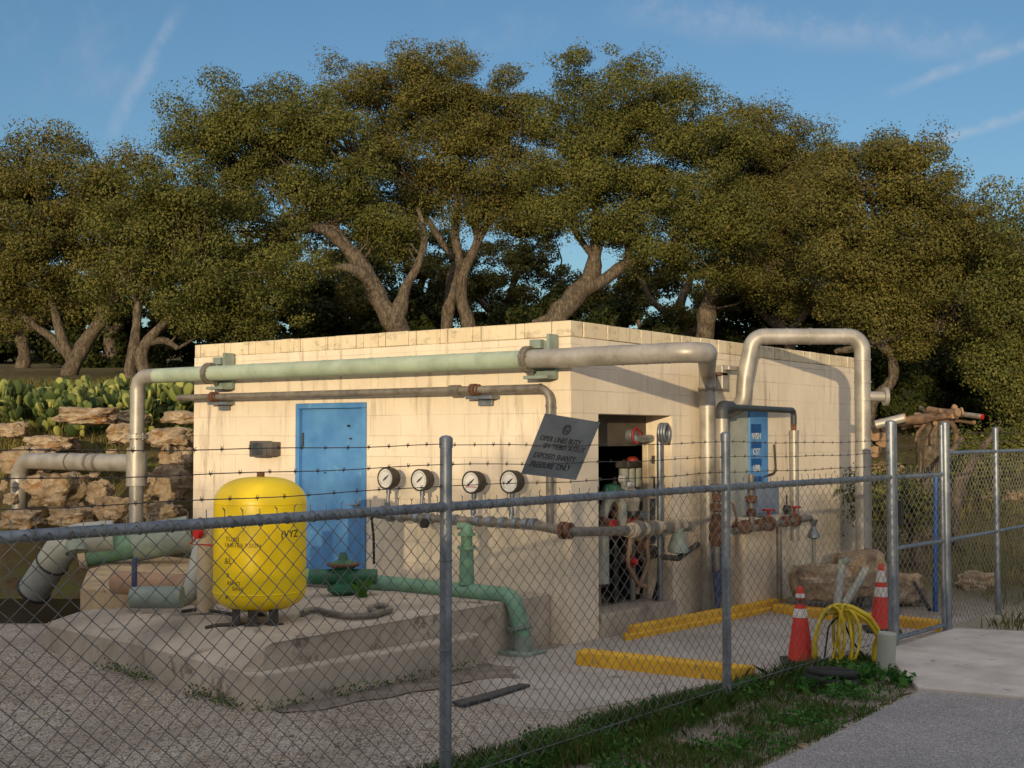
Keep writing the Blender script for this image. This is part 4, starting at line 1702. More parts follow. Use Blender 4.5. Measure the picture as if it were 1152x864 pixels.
def strand(mb, pts, zs, sag=.012, step=.15, rr=.0024):
    for a, b in zip(pts, pts[1:]):
        L = (b - a).length
        d = (b - a).normalized()
        N = 14
        ph = random.uniform(0, 6)
        path = []
        for i in range(N + 1):
            t_ = i / N
            p = a.lerp(b, t_)
            path.append(Vector((p.x, p.y, zs - sag * 4 * t_ * (1 - t_) + .003 * math.sin(t_ * 17 + ph))))
        mb.tube(path, rr, 5)
        s = random.uniform(.02, step)
        while s < L - .03:
            t_ = s / L
            p = a.lerp(b, t_)
            p.z = zs - sag * 4 * t_ * (1 - t_) + .003 * math.sin(t_ * 17 + ph)
            mb.tube([p - d * .009, p + d * .009], .0038, 6)
            for q in (Vector((.3, .3, 1)), Vector((-.6, .4, -.8)), Vector((.5, -.7, .4)), Vector((-.2, -.3, .9))):
                mb.tube([p + d * random.uniform(-.006, .006), p + q.normalized() * .015], .0015, 4)
            s += step * random.uniform(.9, 1.1)


random.seed(31)
nf = thing('chain_link_fence', 'near chain link fence with three barbed wire strands in front of the tank', 'fence', PA)
for p, ztop, r in ((P0, 1.83, .031), (PA, 1.822, .031), (PB, 1.845, .031), (PC, 1.95, .042)):
    m = MB()
    m.cyl((p.x, p.y, -.1), (p.x, p.y, ztop), r, 18)
    m.lathe([(r + .004, ztop - .05), (r + .004, ztop), (r * .7, ztop + .012), (0, ztop + .016)], (p.x, p.y, 0), (0, 0, 1), 18)
    m.build('fence_post', M['galv'], nf)
m = MB()
for a, b in ((P0, PA), (PA, PB), (PB, PC)):
    z_ = Vector((0, 0, RZ))
    m.tube([a + z_, b + z_], .0235, 14)
m.tube([P0 + Vector((0, 0, RZ)) - (PA - P0) * .8, P0 + Vector((0, 0, RZ))], .0235, 14)
for p in (PA, PB):
    m.lathe([(.0235, -.04), (.029, -.04), (.029, .04), (.0235, .04)], p + Vector((0, 0, RZ)), (PB - PA), 14)
m.build('top_rail', M['galv'], nf)
for a, b in ((P0, PA), (PA, PB), (PB, PC)):
    m = MB()
    lattice(m, a, b, .06, RZ + .012, off=.026)
    o = m.build('wire_mesh', M['wire'], nf)
for zs in (1.79, 1.687, 1.58):
    m = MB()
    strand(m, [P0, PA, PB, PC], zs)
    m.build('barbed_wire', M['barb'], nf)
m = MB()
for a, b in ((P0, PA), (PA, PB), (PB, PC)):
    d = (b - a).normalized()
    s = .2
    while s < (b - a).length:
        c = a + d * s + Vector((0, 0, RZ))
        m.ring(c, d + Vector((0, 0, .25)), .0265, .0022, 14, 5)
        m.cut()
        s += .154
m.build_each('tie_wire', M['wire'], nf)
m = MB()
for zs in (.25, .75, 1.2):
    for p in (PA, PB, PC):
        m.ring(p + Vector((0, 0, zs)), (0, 0, 1), .045 if p is PC else .034, .003, 16, 5)
m.tube([PA + Vector((.0, -.6, .1)), PB + Vector((.02, 0, .1)), PC + Vector((0, -.1, .1))], .004, 6)
m.build('tension_wire', M['wire'], nf)

# gate between the two heavy posts
gt = thing('wire_gate', 'narrow chain link gate leaf between the two thick posts', 'gate', PC)
d = (PD - PC).normalized()
ga, gb = PC + d * .075, PD - d * .08
m = MB()
for p in (ga, gb):
    m.cyl((p.x, p.y, .07), (p.x, p.y, 1.93), .021, 14)
for zs in (.09, .86, RZ + .0):
    m.tube([ga + Vector((0, 0, zs)), gb + Vector((0, 0, zs))], .019, 12)
m.build('gate_frame', M['galv'], gt)
m = MB()
lattice(m, ga, gb, .1, RZ + .04)
m.build('wire_mesh', M['wire'], gt)
m = MB()
for zs in (1.82, 1.74):
    strand(m, [ga, gb], zs, .003)
m.build('barbed_wire', M['barb'], gt)
m = MB()
m.box(ga + d * .035 + Vector((.02, 0, 1.16)), (.04, .06, .22), math.atan2(d.y, d.x), .006)
m.build('latch', M['rubber'], gt)
m = MB()
for zs in (.3, 1.3):
    m.box((PC + ga) / 2 + Vector((0, 0, zs)), (.1, .05, .05), math.atan2(d.y, d.x), .004)
m.build('hinge', M['galv'], gt)

ff = thing('chain_link_fence', 'chain link fence on the right beyond the gate along the grass slope', 'fence', PD)
for p, ztop, r, z0 in ((PD, 1.95, .042, -.1), (PE, 1.905, .03, -.1), (PF, 1.92, .03, -.1)):
    m = MB()
    m.cyl((p.x, p.y, z0), (p.x, p.y, ztop), r, 18)
    m.lathe([(r + .004, ztop - .05), (r + .004, ztop), (r * .7, ztop + .012), (0, ztop + .016)], (p.x, p.y, 0), (0, 0, 1), 18)
    m.build('fence_post', M['galv'], ff)
m = MB()
for a, b in ((PD, PE), (PE, PF)):
    for zs in (1.668, .858):
        m.tube([a + Vector((0, 0, zs)), b + Vector((0, 0, zs))], .0205, 12)
m.build('rail', M['galv'], ff)
for a, b in ((PD, PE), (PE, PF)):
    m = MB()
    lattice(m, a, b, .06, 1.62, barbs=True)
    m.build('wire_mesh', M['wire'], ff)
for zs in (1.87, 1.77):
    m = MB()
    strand(m, [PD, PE, PF], zs)
    m.build('barbed_wire', M['barb'], ff)

# ------------------------------------------------------------------ tilted sign hung on the barbed wire
dF = (PB - PA).normalized()
nF = Vector((dF.y, -dF.x, 0))


def on_fence(px, py, off=0.0):
    r_ = ray(px, py)
    o_ = PA + nF * off
    k = (o_ - CAM).dot(nF) / r_.dot(nF)
    return CAM + r_ * k


c4 = [on_fence(x, y, -.03) for x, y in ((613.5, 465), (675.5, 475), (648, 540), (586.5, 533))]
sg = thing('warning_sign', 'tilted shade darkened grey metal notice sheet hung on the barbed wire by the doorway', 'sign', (c4[0] + c4[2]) / 2)
m = MB()
f_ = c4
bk = [p - nF * .003 for p in c4]
m.add(f_ + bk, [(3, 2, 1, 0), (4, 5, 6, 7), (0, 1, 5, 4), (1, 2, 6, 5), (2, 3, 7, 6), (3, 0, 4, 7)])
m.build('plate', M['sign'], sg)


def sign_pt(u, v_):           # u,v in 0..1 from the top-left corner
    top = c4[0].lerp(c4[1], u)
    bot = c4[3].lerp(c4[2], u)
    return top.lerp(bot, v_)


def sign_text(u, v_, body, h, w):
    def bend(c):
        return sign_pt(u + c.x * w, v_ - c.y * h) + nF * (.0015 + c.z)
    text_mesh('lettering', body, 1.0, None, M['ink'], sg, .0008, bend)


sign_text(.46, .21, 'G', .13, .12)
m = MB()
ring = []
for k in range(26):
    a_ = 2 * PI * k / 26
    ring.append(sign_pt(.46 + .062 * math.cos(a_), .21 + .075 * math.sin(a_)) + nF * .002)
m.tube(ring, .003, 5, closed=True)
m.build('emblem_ring', M['ink'], sg)
sign_text(.46, .40, 'OPER LINES BUTY .', .125, .093)
sign_text(.56, .515, "IM 'TEBD 'ATEUT", .12, .10)
sign_text(.45, .68, 'EXPOSED SHANTY', .125, .09)
sign_text(.44, .83, 'PRESSURE  ONLY', .14, .095)
m = MB()
for u in (.06, .5, .93):
    q = sign_pt(u, .05 if u != .5 else .12)
    m.tube([q, q + Vector((0, 0, .03)) + nF * .03], .002, 5)
m.build('hanging_wire', M['wire'], sg)
# ------------------------------------------------------------------ rocks
def rock_mesh(mb, c, size, seed, sub=3, rot=0.0, rough=1.0):
    b = bmesh.new()
    bmesh.ops.create_icosphere(b, subdivisions=sub, radius=1)
    for v_ in b.verts:
        p = v_.co.copy()
        # blocky limestone: push toward a box, then break up
        k = max(abs(p.x), abs(p.y), abs(p.z))
        p = p.lerp(p / k * .82, .55)
        d_ = noise.noise(p * 1.3 + Vector((seed * 7.3, 0, 0))) * .32 + noise.noise(p * 3.1 + Vector((0, seed * 3.1, 0))) * .22 + noise.noise(p * 7 + Vector((seed, 0, 5))) * .1 + (noise.noise(p * 15 + Vector((seed, 3, 5))) * .05 if sub > 3 else 0)
        v_.co = p * (1 + d_ * rough)
    M_ = Matrix.Translation(c) @ Matrix.Rotation(rot, 4, 'Z') @ Matrix.Diagonal((*size, 1))
    mb.bm(b, False, M_)


def rock(px, py, v_, w, h, lab, group='limestone rocks by the pipes', mat='rock', rough=1.0, rot=None, name='limestone_rock'):
    c = at(px, py, v_)
    s = v_ / FPX
    m = MB()
    sd = random.uniform(0, 50)
    rock_mesh(m, c, (w * s, random.uniform(.7, .95) * w * s, h * s), sd, 4, YAW + (random.uniform(-.3, .3) if rot is None else rot), rough)
    o = m.build(name, M[mat], None, (c.x, c.y, c.z - h * s))
    tag(o, lab, 'rock', group)
    return o


random.seed(5)
BIG = [
    (100, 468, 16.6, 34, 11, 'long flat pale ledge stone above the lower silver pipe'),
    (140, 488, 16.4, 20, 13, 'blocky pale stone left of the flanged downpipe'),
    (192, 492, 16.2, 26, 12, 'wide pale ledge stone touching the left end of the block building'),
    (65, 552, 15.6, 34, 22, 'big rounded orange boulder under the lower silver pipe'),
    (30, 520, 16.0, 26, 16, 'dark weathered rock left of the big orange boulder'),
    (190, 545, 15.6, 24, 22, 'tall rounded boulder beside the left building edge'),
    (200, 520, 16.2, 20, 20, 'grey capped boulder behind the downpipe elbow'),
    (112, 555, 15.4, 14, 15, 'small upright stone in the dark gap right of the orange boulder'),
    (130, 572, 15.0, 22, 14, 'pale low stone at the foot of the flanged downpipe'),
    (80, 582, 15.0, 26, 12, 'flat tan stone in front of the orange boulder'),
    (185, 578, 14.9, 22, 12, 'brown stone leaning on the building foot at the left'),
    (16, 484, 17.2, 16, 9, 'small pale stone below the cactus bed at the far left'),
    (60, 500, 16.6, 30, 10, 'low grassy rock shelf under the cactus bed'),
    (25, 585, 14.9, 24, 12, 'flat grey rock by the bottom of the left silver pipe'),
    (150, 470, 17.2, 18, 8, 'thin pale slab at the right end of the cactus bed'),
    (205, 470, 17.2, 22, 8, 'thin pale slab in the brush by the building corner'),
]
for r_ in BIG:
    rock(*r_)
for i in range(30):
    px = random.uniform(-20, 212)
    py = random.uniform(505, 600)
    rock(px, py, 15.9 - (py - 505) / 95 * 1.1, random.uniform(3, 12), random.uniform(3, 7), 'small loose limestone chunk in the broken rock bank behind the pipes', 'loose stones in the rock bank')
# boulders on the right
rock(966, 645, 13.1, 34, 28, 'rounded tan boulder at the foot of the tall silver hook pipe', 'boulders by the gate', 'rock', .45)
rock(926, 655, 12.9, 38, 22, 'low flat tan boulder left of the rounded one by the funnel', 'boulders by the gate', 'rock', .45)
rock(1018, 662, 13.2, 22, 18, 'brown boulder seen through the gate', 'boulders by the gate')
rock(1098, 655, 14.0, 24, 12, 'low tan boulder in grass right of the gate', 'boulders by the gate')
rock(995, 528, 17.6, 20, 9, 'pale stone block under the scrap log pile', 'boulders by the gate')
q = onz(945, 672)
sf = thing('leaning_pipes', 'two pale pipes leaning against the boulder by the hose coil', 'pipe', (q.x, q.y, 0))
for a_, b_ in (((942, 680), (948, 631)), ((950, 680), (975, 640))):
    pa_, pb_ = at(*a_, 12.2), at(*b_, 12.35)
    m = MB()
    m.tube([pa_, pb_], .04, 12)
    m.build('pipe', M['panel_grey'], sf)
m = MB()
m.cyl(at(948, 633, 12.33), at(955, 629, 12.3), .035, 10)
m.build('tap', M['green_grey'], sf)
# blue pole and black hose beyond the gate
a_ = at(1052, 686, 12.9)
m = MB()
m.tube([Vector((a_.x, a_.y, terrain(a_.x, a_.y) - .05)), at(1053, 534, 12.9)], .028, 12)
tag(m.build('blue_pole', M['blue_dark'], None, (a_.x, a_.y, 0)), 'upright bright blue pipe just behind the gate', 'pipe')
m = MB()
m.tube([at(1028, 655, 13.0), at(1046, 686, 12.6)], .02, 10)
tag(m.build('black_pipe', M['rubber'], None, at(1046, 686, 12.6)), 'black hose leaning on the brown boulder behind the gate', 'hose')

# ------------------------------------------------------------------ scrap log pile on a stump (right)
SV = 16.5
lp = thing('tree_stump', 'thick cut stump holding up the heap of scrap timber', 'stump', at(1046, 515, SV))
m = MB()
b0 = at(1046, 520, SV)
m.tube([Vector((b0.x, b0.y, terrain(b0.x, b0.y) - .1)), at(1044, 500, SV), at(1048, 474, SV)], [.2, .15, .16], 14)
m.build('trunk', M['bark'], lp)
LOGS = [
    ((985, 478), (1018, 470), .1, 'silver', 'thick grey pipe end poking out behind the hook pipe', 'pipe'),
    ((1010, 474), (1082, 463), .09, 'wood', 'thick bare log lying flat on the stump', 'log'),
    ((1028, 479), (1066, 470), .075, 'wood', 'short pale log at the underside of the heap', 'log'),
    ((1044, 461), (1078, 464), .09, 'wood', 'rounded top log with a knobbed end', 'log'),
    ((1066, 464), (1105, 469), .06, 'silver_dark', 'slim grey pole with a red tip sticking out right', 'pole'),
    ((1058, 474), (1074, 458), .06, 'wood', 'forked stick standing on the heap', 'log'),
    ((1016, 482), (1058, 462), .045, 'wood', 'long thin branch slanting up through the heap', 'log'),
    ((1036, 458), (1052, 476), .05, 'bark', 'dark stub of branch at the top left of the heap', 'log'),
    ((1040, 472), (1096, 475), .04, 'wood', 'thin straight stick under the grey pole', 'log'),
    ((1030, 466), (1072, 468), .05, 'wood_end', 'pale split board across the heap', 'board'),
]
for i, (a_, b_, r_, mt, lab, cat) in enumerate(LOGS):
    pa_, pb_ = at(*a_, SV - .25 + .08 * i), at(*b_, SV - .35 + .1 * (i % 3))
    m = MB()
    r_ *= .6
    P_, S_ = [], []
    for k in range(9):
        q = pa_.lerp(pb_, k / 8)
        wob = 0 if mt.startswith('silver') else r_ * .7
        P_.append(q + Vector((noise.noise(q * 3), noise.noise(q * 3 + Vector((5, 0, 0))), noise.noise(q * 4 + Vector((0, 5, 0))))) * wob)
        S_.append(r_ * (1 + (0 if mt.startswith('silver') else .45 * noise.noise(q * 5 + Vector((i, 0, 0))))))
    m.tube(P_, S_, 12)
    o = thing(cat if cat != 'pipe' else 'scrap_pipe', lab, cat, pa_, 'scrap timber heap')
    m.build('shaft', M[mt], o)
    m = MB()
    e_ = (pb_ - pa_).normalized()
    m.cyl(pb_ - e_ * .01, pb_ + e_ * .012, r_ * 1.02, 12)
    m.build('cut_end', M['red'] if 'red tip' in lab else M['wood_end'], o)
m = MB()
pts = [at(1060 + 16 * math.cos(k / 14 * 2 * PI), 492 + 22 * math.sin(k / 14 * 2 * PI), SV - .1) for k in range(14)]
m.tube(pts, .035, 8, closed=True)
tag(m.build('hanging_hoop', M['wood'], None, pts[0]), 'bent brown hoop hanging from the scrap timber heap', 'hoop', 'scrap timber heap')
for a_, b_, lab in (((1040, 478), (1030, 497), 'thin curved stick hanging left of the stump'), ((1054, 478), (1048, 500), 'thin pale stick hanging right of the stump')):
    m = MB()
    m.tube([at(*a_, SV - .3), at((a_[0] + b_[0]) / 2 - 3, (a_[1] + b_[1]) / 2, SV - .3), at(*b_, SV - .3)], .022, 8)
    tag(m.build('hanging_stick', M['wood'], None, at(*a_, SV - .3)), lab, 'stick', 'scrap timber heap')
for px, py, v_, r_, lab in ((985, 488, 16.8, .1, 'round log end on top of the pile by the hook pipe'), (994, 492, 17.0, .14, 'square cut timber block by the hook pipe'), (984, 508, 16.7, .08, 'small grey log low in the pile by the hook pipe')):
    c = at(px, py, v_)
    lg = thing('log', lab, 'log', c - Vector((0, 0, r_)), 'stacked logs by the hook pipe')
    m = MB()
    m.tube([c, c + FW * 1.2 + RT * .3], r_, 14)
    m.build('bark', M['bark'], lg)
    m = MB()
    m.cyl(c - FW * .012, c, r_ * .97, 14)
    m.build('cut_end', M['wood_end'], lg)
# low stone wall far right
wa, wb = at(1060, 566, 21.5), at(1240, 560, 22.5)
m = MB()
random.seed(8)
d_ = (wb - wa)
for i in range(16):
    p = wa + d_ * ((i + .5) / 16)
    for z_ in (0, 1):
        rock_mesh(m, Vector((p.x, p.y, p.z + (z_ - .5) * .2)), (d_.length / 30, .25, .12), i + z_ * 30, 2, YAW)
tag(m.build('stone_wall', M['rock'], None, wa), 'low pale dry stone wall behind the right hand fence', 'wall')

# ------------------------------------------------------------------ prickly pear
def pad_faces(mb, base, up, side, L, W, T=.016, n=12):
    nrm = up.cross(side)
    c = base + up * L * .5
    rim, fr, bk = [], [], []
    V = [c + nrm * T, c - nrm * T]
    for k in range(n):
        a_ = 2 * PI * k / n
        s_ = math.sin(a_)
        wd = W * (.5 + .07 * s_)
        V.append(c + side * math.cos(a_) * wd + up * s_ * L * .5)
    mid = len(V)
    for k in range(n):
        a_ = 2 * PI * k / n
        q = c + (side * math.cos(a_) * W * .4 + up * math.sin(a_) * L * .4)
        V.append(q + nrm * T * .9)
    for k in range(n):
        a_ = 2 * PI * k / n
        q = c + (side * math.cos(a_) * W * .4 + up * math.sin(a_) * L * .4)
        V.append(q - nrm * T * .9)
    F = []
    for k in range(n):
        k2 = (k + 1) % n
        F += [(0, mid + k, mid + k2), (1, mid + n + k2, mid + n + k), (mid + k, 2 + k, 2 + k2, mid + k2), (mid + n + k2, 2 + k2, 2 + k, mid + n + k)]
    mb.add(V, F, True)


def prickly(seed):
    random.seed(seed)
    mb = MB()
    def grow(base, up, lvl):
        L = random.uniform(.09, .22)
        W = L * random.uniform(.62, .8)
        side = up.orthogonal()
        side = (Matrix.Rotation(random.uniform(0, 2 * PI), 3, up) @ side).normalized()
        pad_faces(mb, base, up, side, L, W)
        if lvl <= 0:
            return
        for _ in range(random.choice((0, 1, 2, 2, 3))):
            t_ = random.uniform(-.8, .8)
            ed = base + up * L * (.5 + .46 * math.cos(t_)) + side * W * .46 * math.sin(t_)
            nu_ = (up * math.cos(t_) + side * math.sin(t_) * .9 + Vector((random.uniform(-.35, .35), random.uniform(-.35, .35), .25))).normalized()
            grow(ed, nu_, lvl - 1)
    for _ in range(11):
        a_ = random.uniform(0, 2 * PI)
        r_ = random.uniform(0, .5)
        d_ = Vector((math.cos(a_) * .45, math.sin(a_) * .45, 1)).normalized()
        grow(Vector((math.cos(a_) * r_, math.sin(a_) * r_, -.03)), d_, 3)
    return mb


protos = []
spots = [(-8, 474, 18.4), (18, 476, 18.6), (45, 476, 18.2), (66, 472, 18.9), (84, 478, 18.3), (104, 474, 19.0), (122, 476, 18.4), (178, 474, 18.6), (198, 474, 19.0), (30, 470, 19.8), (70, 468, 20.2), (108, 468, 20.4), (0, 468, 20.4), (172, 476, 17.9), (205, 478, 18.2), (92, 482, 17.8), (140, 472, 19.4)]
random.seed(40)
for i, (px, py, v_) in enumerate(spots):
    c = at(px, py, v_)
    z_ = terrain(c.x, c.y)
    if i < 4:
        o = prickly(60 + i).build('prickly_pear', M['cactus'])
        protos.append(o)
    else:
        o = protos[i % 4].copy()
        COL.objects.link(o)
    o.location = (c.x, c.y, z_)
    o.rotation_euler = (0, 0, random.uniform(0, 6.28))
    k = random.uniform(.92, 1.2)
    o.scale = (k, k, k * random.uniform(.95, 1.1))
    tag(o, 'yellow green prickly pear clump in the cactus bed behind the pipes' if px < 150 else 'prickly pear clump between the flanged downpipe and the building', 'cactus', 'prickly pears in the cactus bed')

# ------------------------------------------------------------------ foliage helpers
def unit(a):
    return a / np.maximum(np.linalg.norm(a, axis=1, keepdims=True), 1e-9)


def leaves(cent, outw, size, mat, name, parent, aspect=.55, origin=None, bias=.9):
    """small folded leaf quads at `cent`, facing roughly along `outw`"""
    n = len(cent)
    nr = unit(outw * bias + RNG.normal(size=(n, 3)))
    t1 = unit(np.cross(nr, RNG.normal(size=(n, 3))))
    t2 = np.cross(nr, t1)
    s = (size * RNG.uniform(.65, 1.3, n))[:, None]
    a = cent - t1 * s * .5
    b = cent + t2 * s * aspect * .5 + nr * s * .1
    c = cent + t1 * s * .5
    d = cent - t2 * s * aspect * .5 + nr * s * .1
    V = np.stack([a, b, c, d], 1).reshape(-1, 3)
    F = np.arange(n * 4).reshape(-1, 4)
    return np_mesh(name, V, F, mat, parent, origin)


def px_r(v_):
    return v_ / FPX


def oak(name, lab, v_, trunks, lobes, mat='leaf_a', group='live oaks behind the building', size=.068, dens=1.0, twigs=True, cat='tree', extra=0):
    b0 = at(*trunks[0][0][:2], v_)
    gz_ = terrain(b0.x, b0.y)
    root = thing(name, lab, cat, (b0.x, b0.y, gz_), group)
    m = MB()
    nodes = []
    k_ = px_r(v_)
    for path in trunks:
        P = []
        R_ = []
        for j, e in enumerate(path):
            x_, y_, w_ = e[:3]
            off = e[3] if len(e) > 3 else 0
            P.append(at(x_, y_, v_ + off))
            R_.append(max(.012, w_ * k_ * .5))
        if path[0][1] > 340 and path is trunks[0] or (len(path[0]) > 4):
            P.insert(0, Vector((P[0].x, P[0].y, terrain(P[0].x, P[0].y) - .2)))
            R_.insert(0, R_[0] * 1.25)
        # smooth + gnarl
        Q, S = [], []
        for i in range(len(P) - 1):
            p0, p1, p2, p3 = P[max(0, i - 1)], P[i], P[i + 1], P[min(len(P) - 1, i + 2)]
            for q in range(5):
                t_ = q / 5
                pt = .5 * ((2 * p1) + (p2 - p0) * t_ + (2 * p0 - 5 * p1 + 4 * p2 - p3) * t_ ** 2 + (3 * p1 - p0 - 3 * p2 + p3) * t_ ** 3)
                rr = R_[i] + (R_[i + 1] - R_[i]) * t_
                g_ = Vector((noise.noise(pt * 1.4), noise.noise(pt * 1.4 + Vector((9, 0, 0))), noise.noise(pt * 1.4 + Vector((0, 9, 0)))))
                Q.append(pt + g_ * min(.16, rr * .75))
                S.append(rr * (1 + .3 * noise.noise(pt * 3.4)))
        Q.append(P[-1])
        S.append(R_[-1])
        m.tube(Q, S, 12)
        nodes += list(zip(Q[len(Q) // 3:], S[len(Q) // 3:]))
    cents, outs = [], []
    clumps = []
    for (cx, cy, rx, ry, *o_) in lobes:
        off = o_[0] if o_ else RNG.uniform(-.9, .9)
        c = np.array(at(cx, cy, v_ + off))
        a_, h_ = rx * k_, ry * k_
        dp = a_ * .95
        ncl = int(max(8, dens * 17 * (a_ * h_) ** .8))
        d = unit(RNG.normal(size=(ncl, 3)))
        rad = RNG.uniform(.25, 1, ncl) ** .45
        ex = np.array(RT)
        ey = np.array(FW)
        pos = c + d[:, :1] * rad[:, None] * a_ * ex + d[:, 1:2] * rad[:, None] * dp * ey + d[:, 2:] * rad[:, None] * h_ * np.array([0, 0, 1.])
        for p, dd in zip(pos, d):
            clumps.append((p, dd))
    for p, dd in clumps:
        rc = RNG.uniform(.24, .6)
        n = int(RNG.uniform(.7, 1.2) * 330 * (rc / .36) ** 2)
        e = unit(RNG.normal(size=(n, 3)))
        rr = RNG.uniform(.15, 1, n) ** .3
        q = e * rr[:, None] * rc * np.array([1.0, 1.0, .62])
        # stringy clumps: pull some leaves out along a twig direction
        tw = unit((dd + RNG.normal(size=3) * .7)[None, :])[0]
        pull = (RNG.random(n) < .22)
        q[pull] += tw * RNG.uniform(.1, .45, pull.sum())[:, None]
        cents.append(p + q)
        outs.append(e * 1.1 + dd * .25 + np.array([0, 0, .2]))
    cents = np.concatenate(cents)
    outs = np.concatenate(outs)
    leaves(cents, unit(outs), size, M[mat], 'crown', root, bias=2.3)
    if twigs and nodes:
        NP = np.array([list(p) for p, r in nodes])
        rs = random.Random(int(abs(b0.x) * 100))
        for p, dd in clumps:
            if rs.random() > .4:
                continue
            dist = np.linalg.norm(NP - p, axis=1) + np.maximum(0, NP[:, 2] - p[2]) * .8
            i = int(np.argmin(dist + RNG.uniform(0, .5, len(dist))))
            a_ = Vector(NP[i])
            e_ = Vector(p)
            L_ = (e_ - a_).length
            if L_ > 2.3 or L_ < .15:
                continue
            r0 = min(nodes[i][1] * .6, .012 + .014 * L_)
            mid1 = a_.lerp(e_, .35) + Vector((rs.uniform(-.12, .12), rs.uniform(-.12, .12), rs.uniform(-.05, .2))) * L_
            mid2 = a_.lerp(e_, .7) + Vector((rs.uniform(-.12, .12), rs.uniform(-.12, .12), rs.uniform(-.05, .15))) * L_
            m.tube([a_, mid1, mid2, e_], [r0, r0 * .75, r0 * .5, .006], 5, cap=False)
    m.build('trunk', M['bark'], root)
    return root


oak('oak_tree', 'dark spreading oak at the far left above the cactus bed', 30,
    [[(78, 424, 20), (90, 396, 17), (112, 360, 14), (135, 328, 11), (150, 300, 7)],
     [(80, 405, 15), (66, 370, 11), (58, 340, 8), (40, 300, 6)],
     [(78, 400, 12), (50, 375, 9, .4), (10, 345, 7, .6)]],
    [(20, 190, 55, 36), (75, 182, 55, 32), (-40, 215, 60, 60), (130, 195, 45, 38), (30, 245, 65, 42), (100, 250, 65, 42), (-10, 310, 60, 40), (70, 305, 65, 32), (125, 300, 40, 30), (20, 345, 42, 18), (160, 215, 40, 36), (60, 275, 60, 36), (150, 260, 40, 34), (-30, 270, 60, 40), (15, 225, 55, 34), (85, 215, 50, 34)], 'leaf_b')
oak('oak_tree', 'twin trunked oak left of the building with a branch reaching right', 28,
    [[(146, 432, 15), (150, 400, 13), (156, 365, 10), (158, 335, 8)],
     [(164, 430, 14, 0, 1), (160, 395, 14), (185, 362, 10), (212, 335, 8), (232, 318, 5)],
     [(165, 385, 9), (185, 382, 8), (200, 392, 6)]],
    [(200, 235, 55, 42), (165, 280, 60, 38), (225, 290, 55, 36), (250, 335, 45, 26), (190, 330, 48, 24), (265, 365, 50, 24), (130, 335, 40, 18), (300, 350, 45, 25), (235, 250, 50, 36), (140, 245, 45, 34), (255, 300, 55, 34), (290, 320, 45, 30), (185, 205, 46, 30), (225, 215, 44, 30), (205, 255, 50, 32), (310, 300, 44, 26)], 'leaf_a')
oak('oak_tree', 'tall wide oak with a leaning forked trunk behind the blue door', 31,
    [[(447, 376, 30), (438, 350, 25), (415, 318, 20), (392, 283, 17), (372, 250, 13), (352, 225, 8)],
     [(446, 358, 22), (456, 325, 13), (470, 300, 10), (478, 270, 8), (470, 235, 5)],
     [(398, 292, 13), (370, 262, 11, -.3), (340, 256, 10, -.6), (318, 266, 7, -.8)],
     [(420, 325, 14), (400, 305, 12, -.4), (385, 300, 8, -.5), (372, 306, 5, -.6)],
     [(376, 258, 9), (390, 220, 7), (400, 180, 5)]],
    [(232, 128, 42, 26), (285, 105, 46, 28), (335, 125, 42, 32), (215, 165, 36, 22), (270, 170, 55, 36), (335, 185, 55, 40), (245, 215, 46, 28), (385, 165, 42, 40), (300, 238, 45, 24), (395, 225, 32, 26), (350, 235, 40, 22), (315, 140, 50, 35), (200, 250, 40, 26), (285, 275, 50, 24), (345, 262, 36, 20), (410, 205, 30, 28), (250, 180, 50, 36), (360, 150, 40, 36), (230, 275, 45, 22), (210, 285, 44, 24), (260, 305, 44, 20), (300, 300, 40, 18), (440, 250, 24, 16), (410, 255, 28, 18), (432, 272, 24, 14), (380, 225, 34, 20), (310, 155, 50, 38), (370, 190, 44, 38), (290, 210, 50, 34), (340, 225, 46, 30), (250, 150, 44, 34)], 'leaf_a')
oak('oak_tree', 'tall oak with two straight dark trunks behind the green overhead pipe', 34,
    [[(503, 372, 15), (508, 340, 14), (514, 300, 12), (512, 262, 9), (516, 220, 6)],
     [(530, 372, 17, 0, 1), (522, 335, 15), (526, 298, 12), (536, 262, 10), (532, 225, 7)],
     [(532, 280, 9), (550, 248, 8), (566, 236, 6), (575, 205, 4)],
     [(508, 290, 8), (490, 262, 7), (478, 240, 5)]],
    [(395, 95, 40, 28), (445, 80, 42, 28), (490, 72, 42, 24), (535, 95, 42, 32), (415, 130, 45, 30), (490, 120, 60, 40), (560, 125, 42, 36), (470, 178, 48, 34), (530, 180, 55, 40), (455, 232, 22, 18), (515, 225, 42, 20), (585, 165, 30, 32), (580, 205, 26, 20), (430, 205, 36, 30), (500, 205, 40, 26), (560, 215, 34, 24), (445, 110, 40, 30), (520, 140, 45, 34), (415, 165, 38, 30), (600, 130, 30, 26), (400, 240, 30, 18), (560, 240, 26, 16), (480, 215, 36, 20), (485, 240, 34, 16), (535, 238, 30, 16), (575, 228, 26, 16), (460, 110, 50, 34), (520, 110, 50, 34), (440, 170, 44, 34), (500, 165, 50, 36), (560, 165, 40, 34), (595, 195, 30, 30)], 'leaf_b')
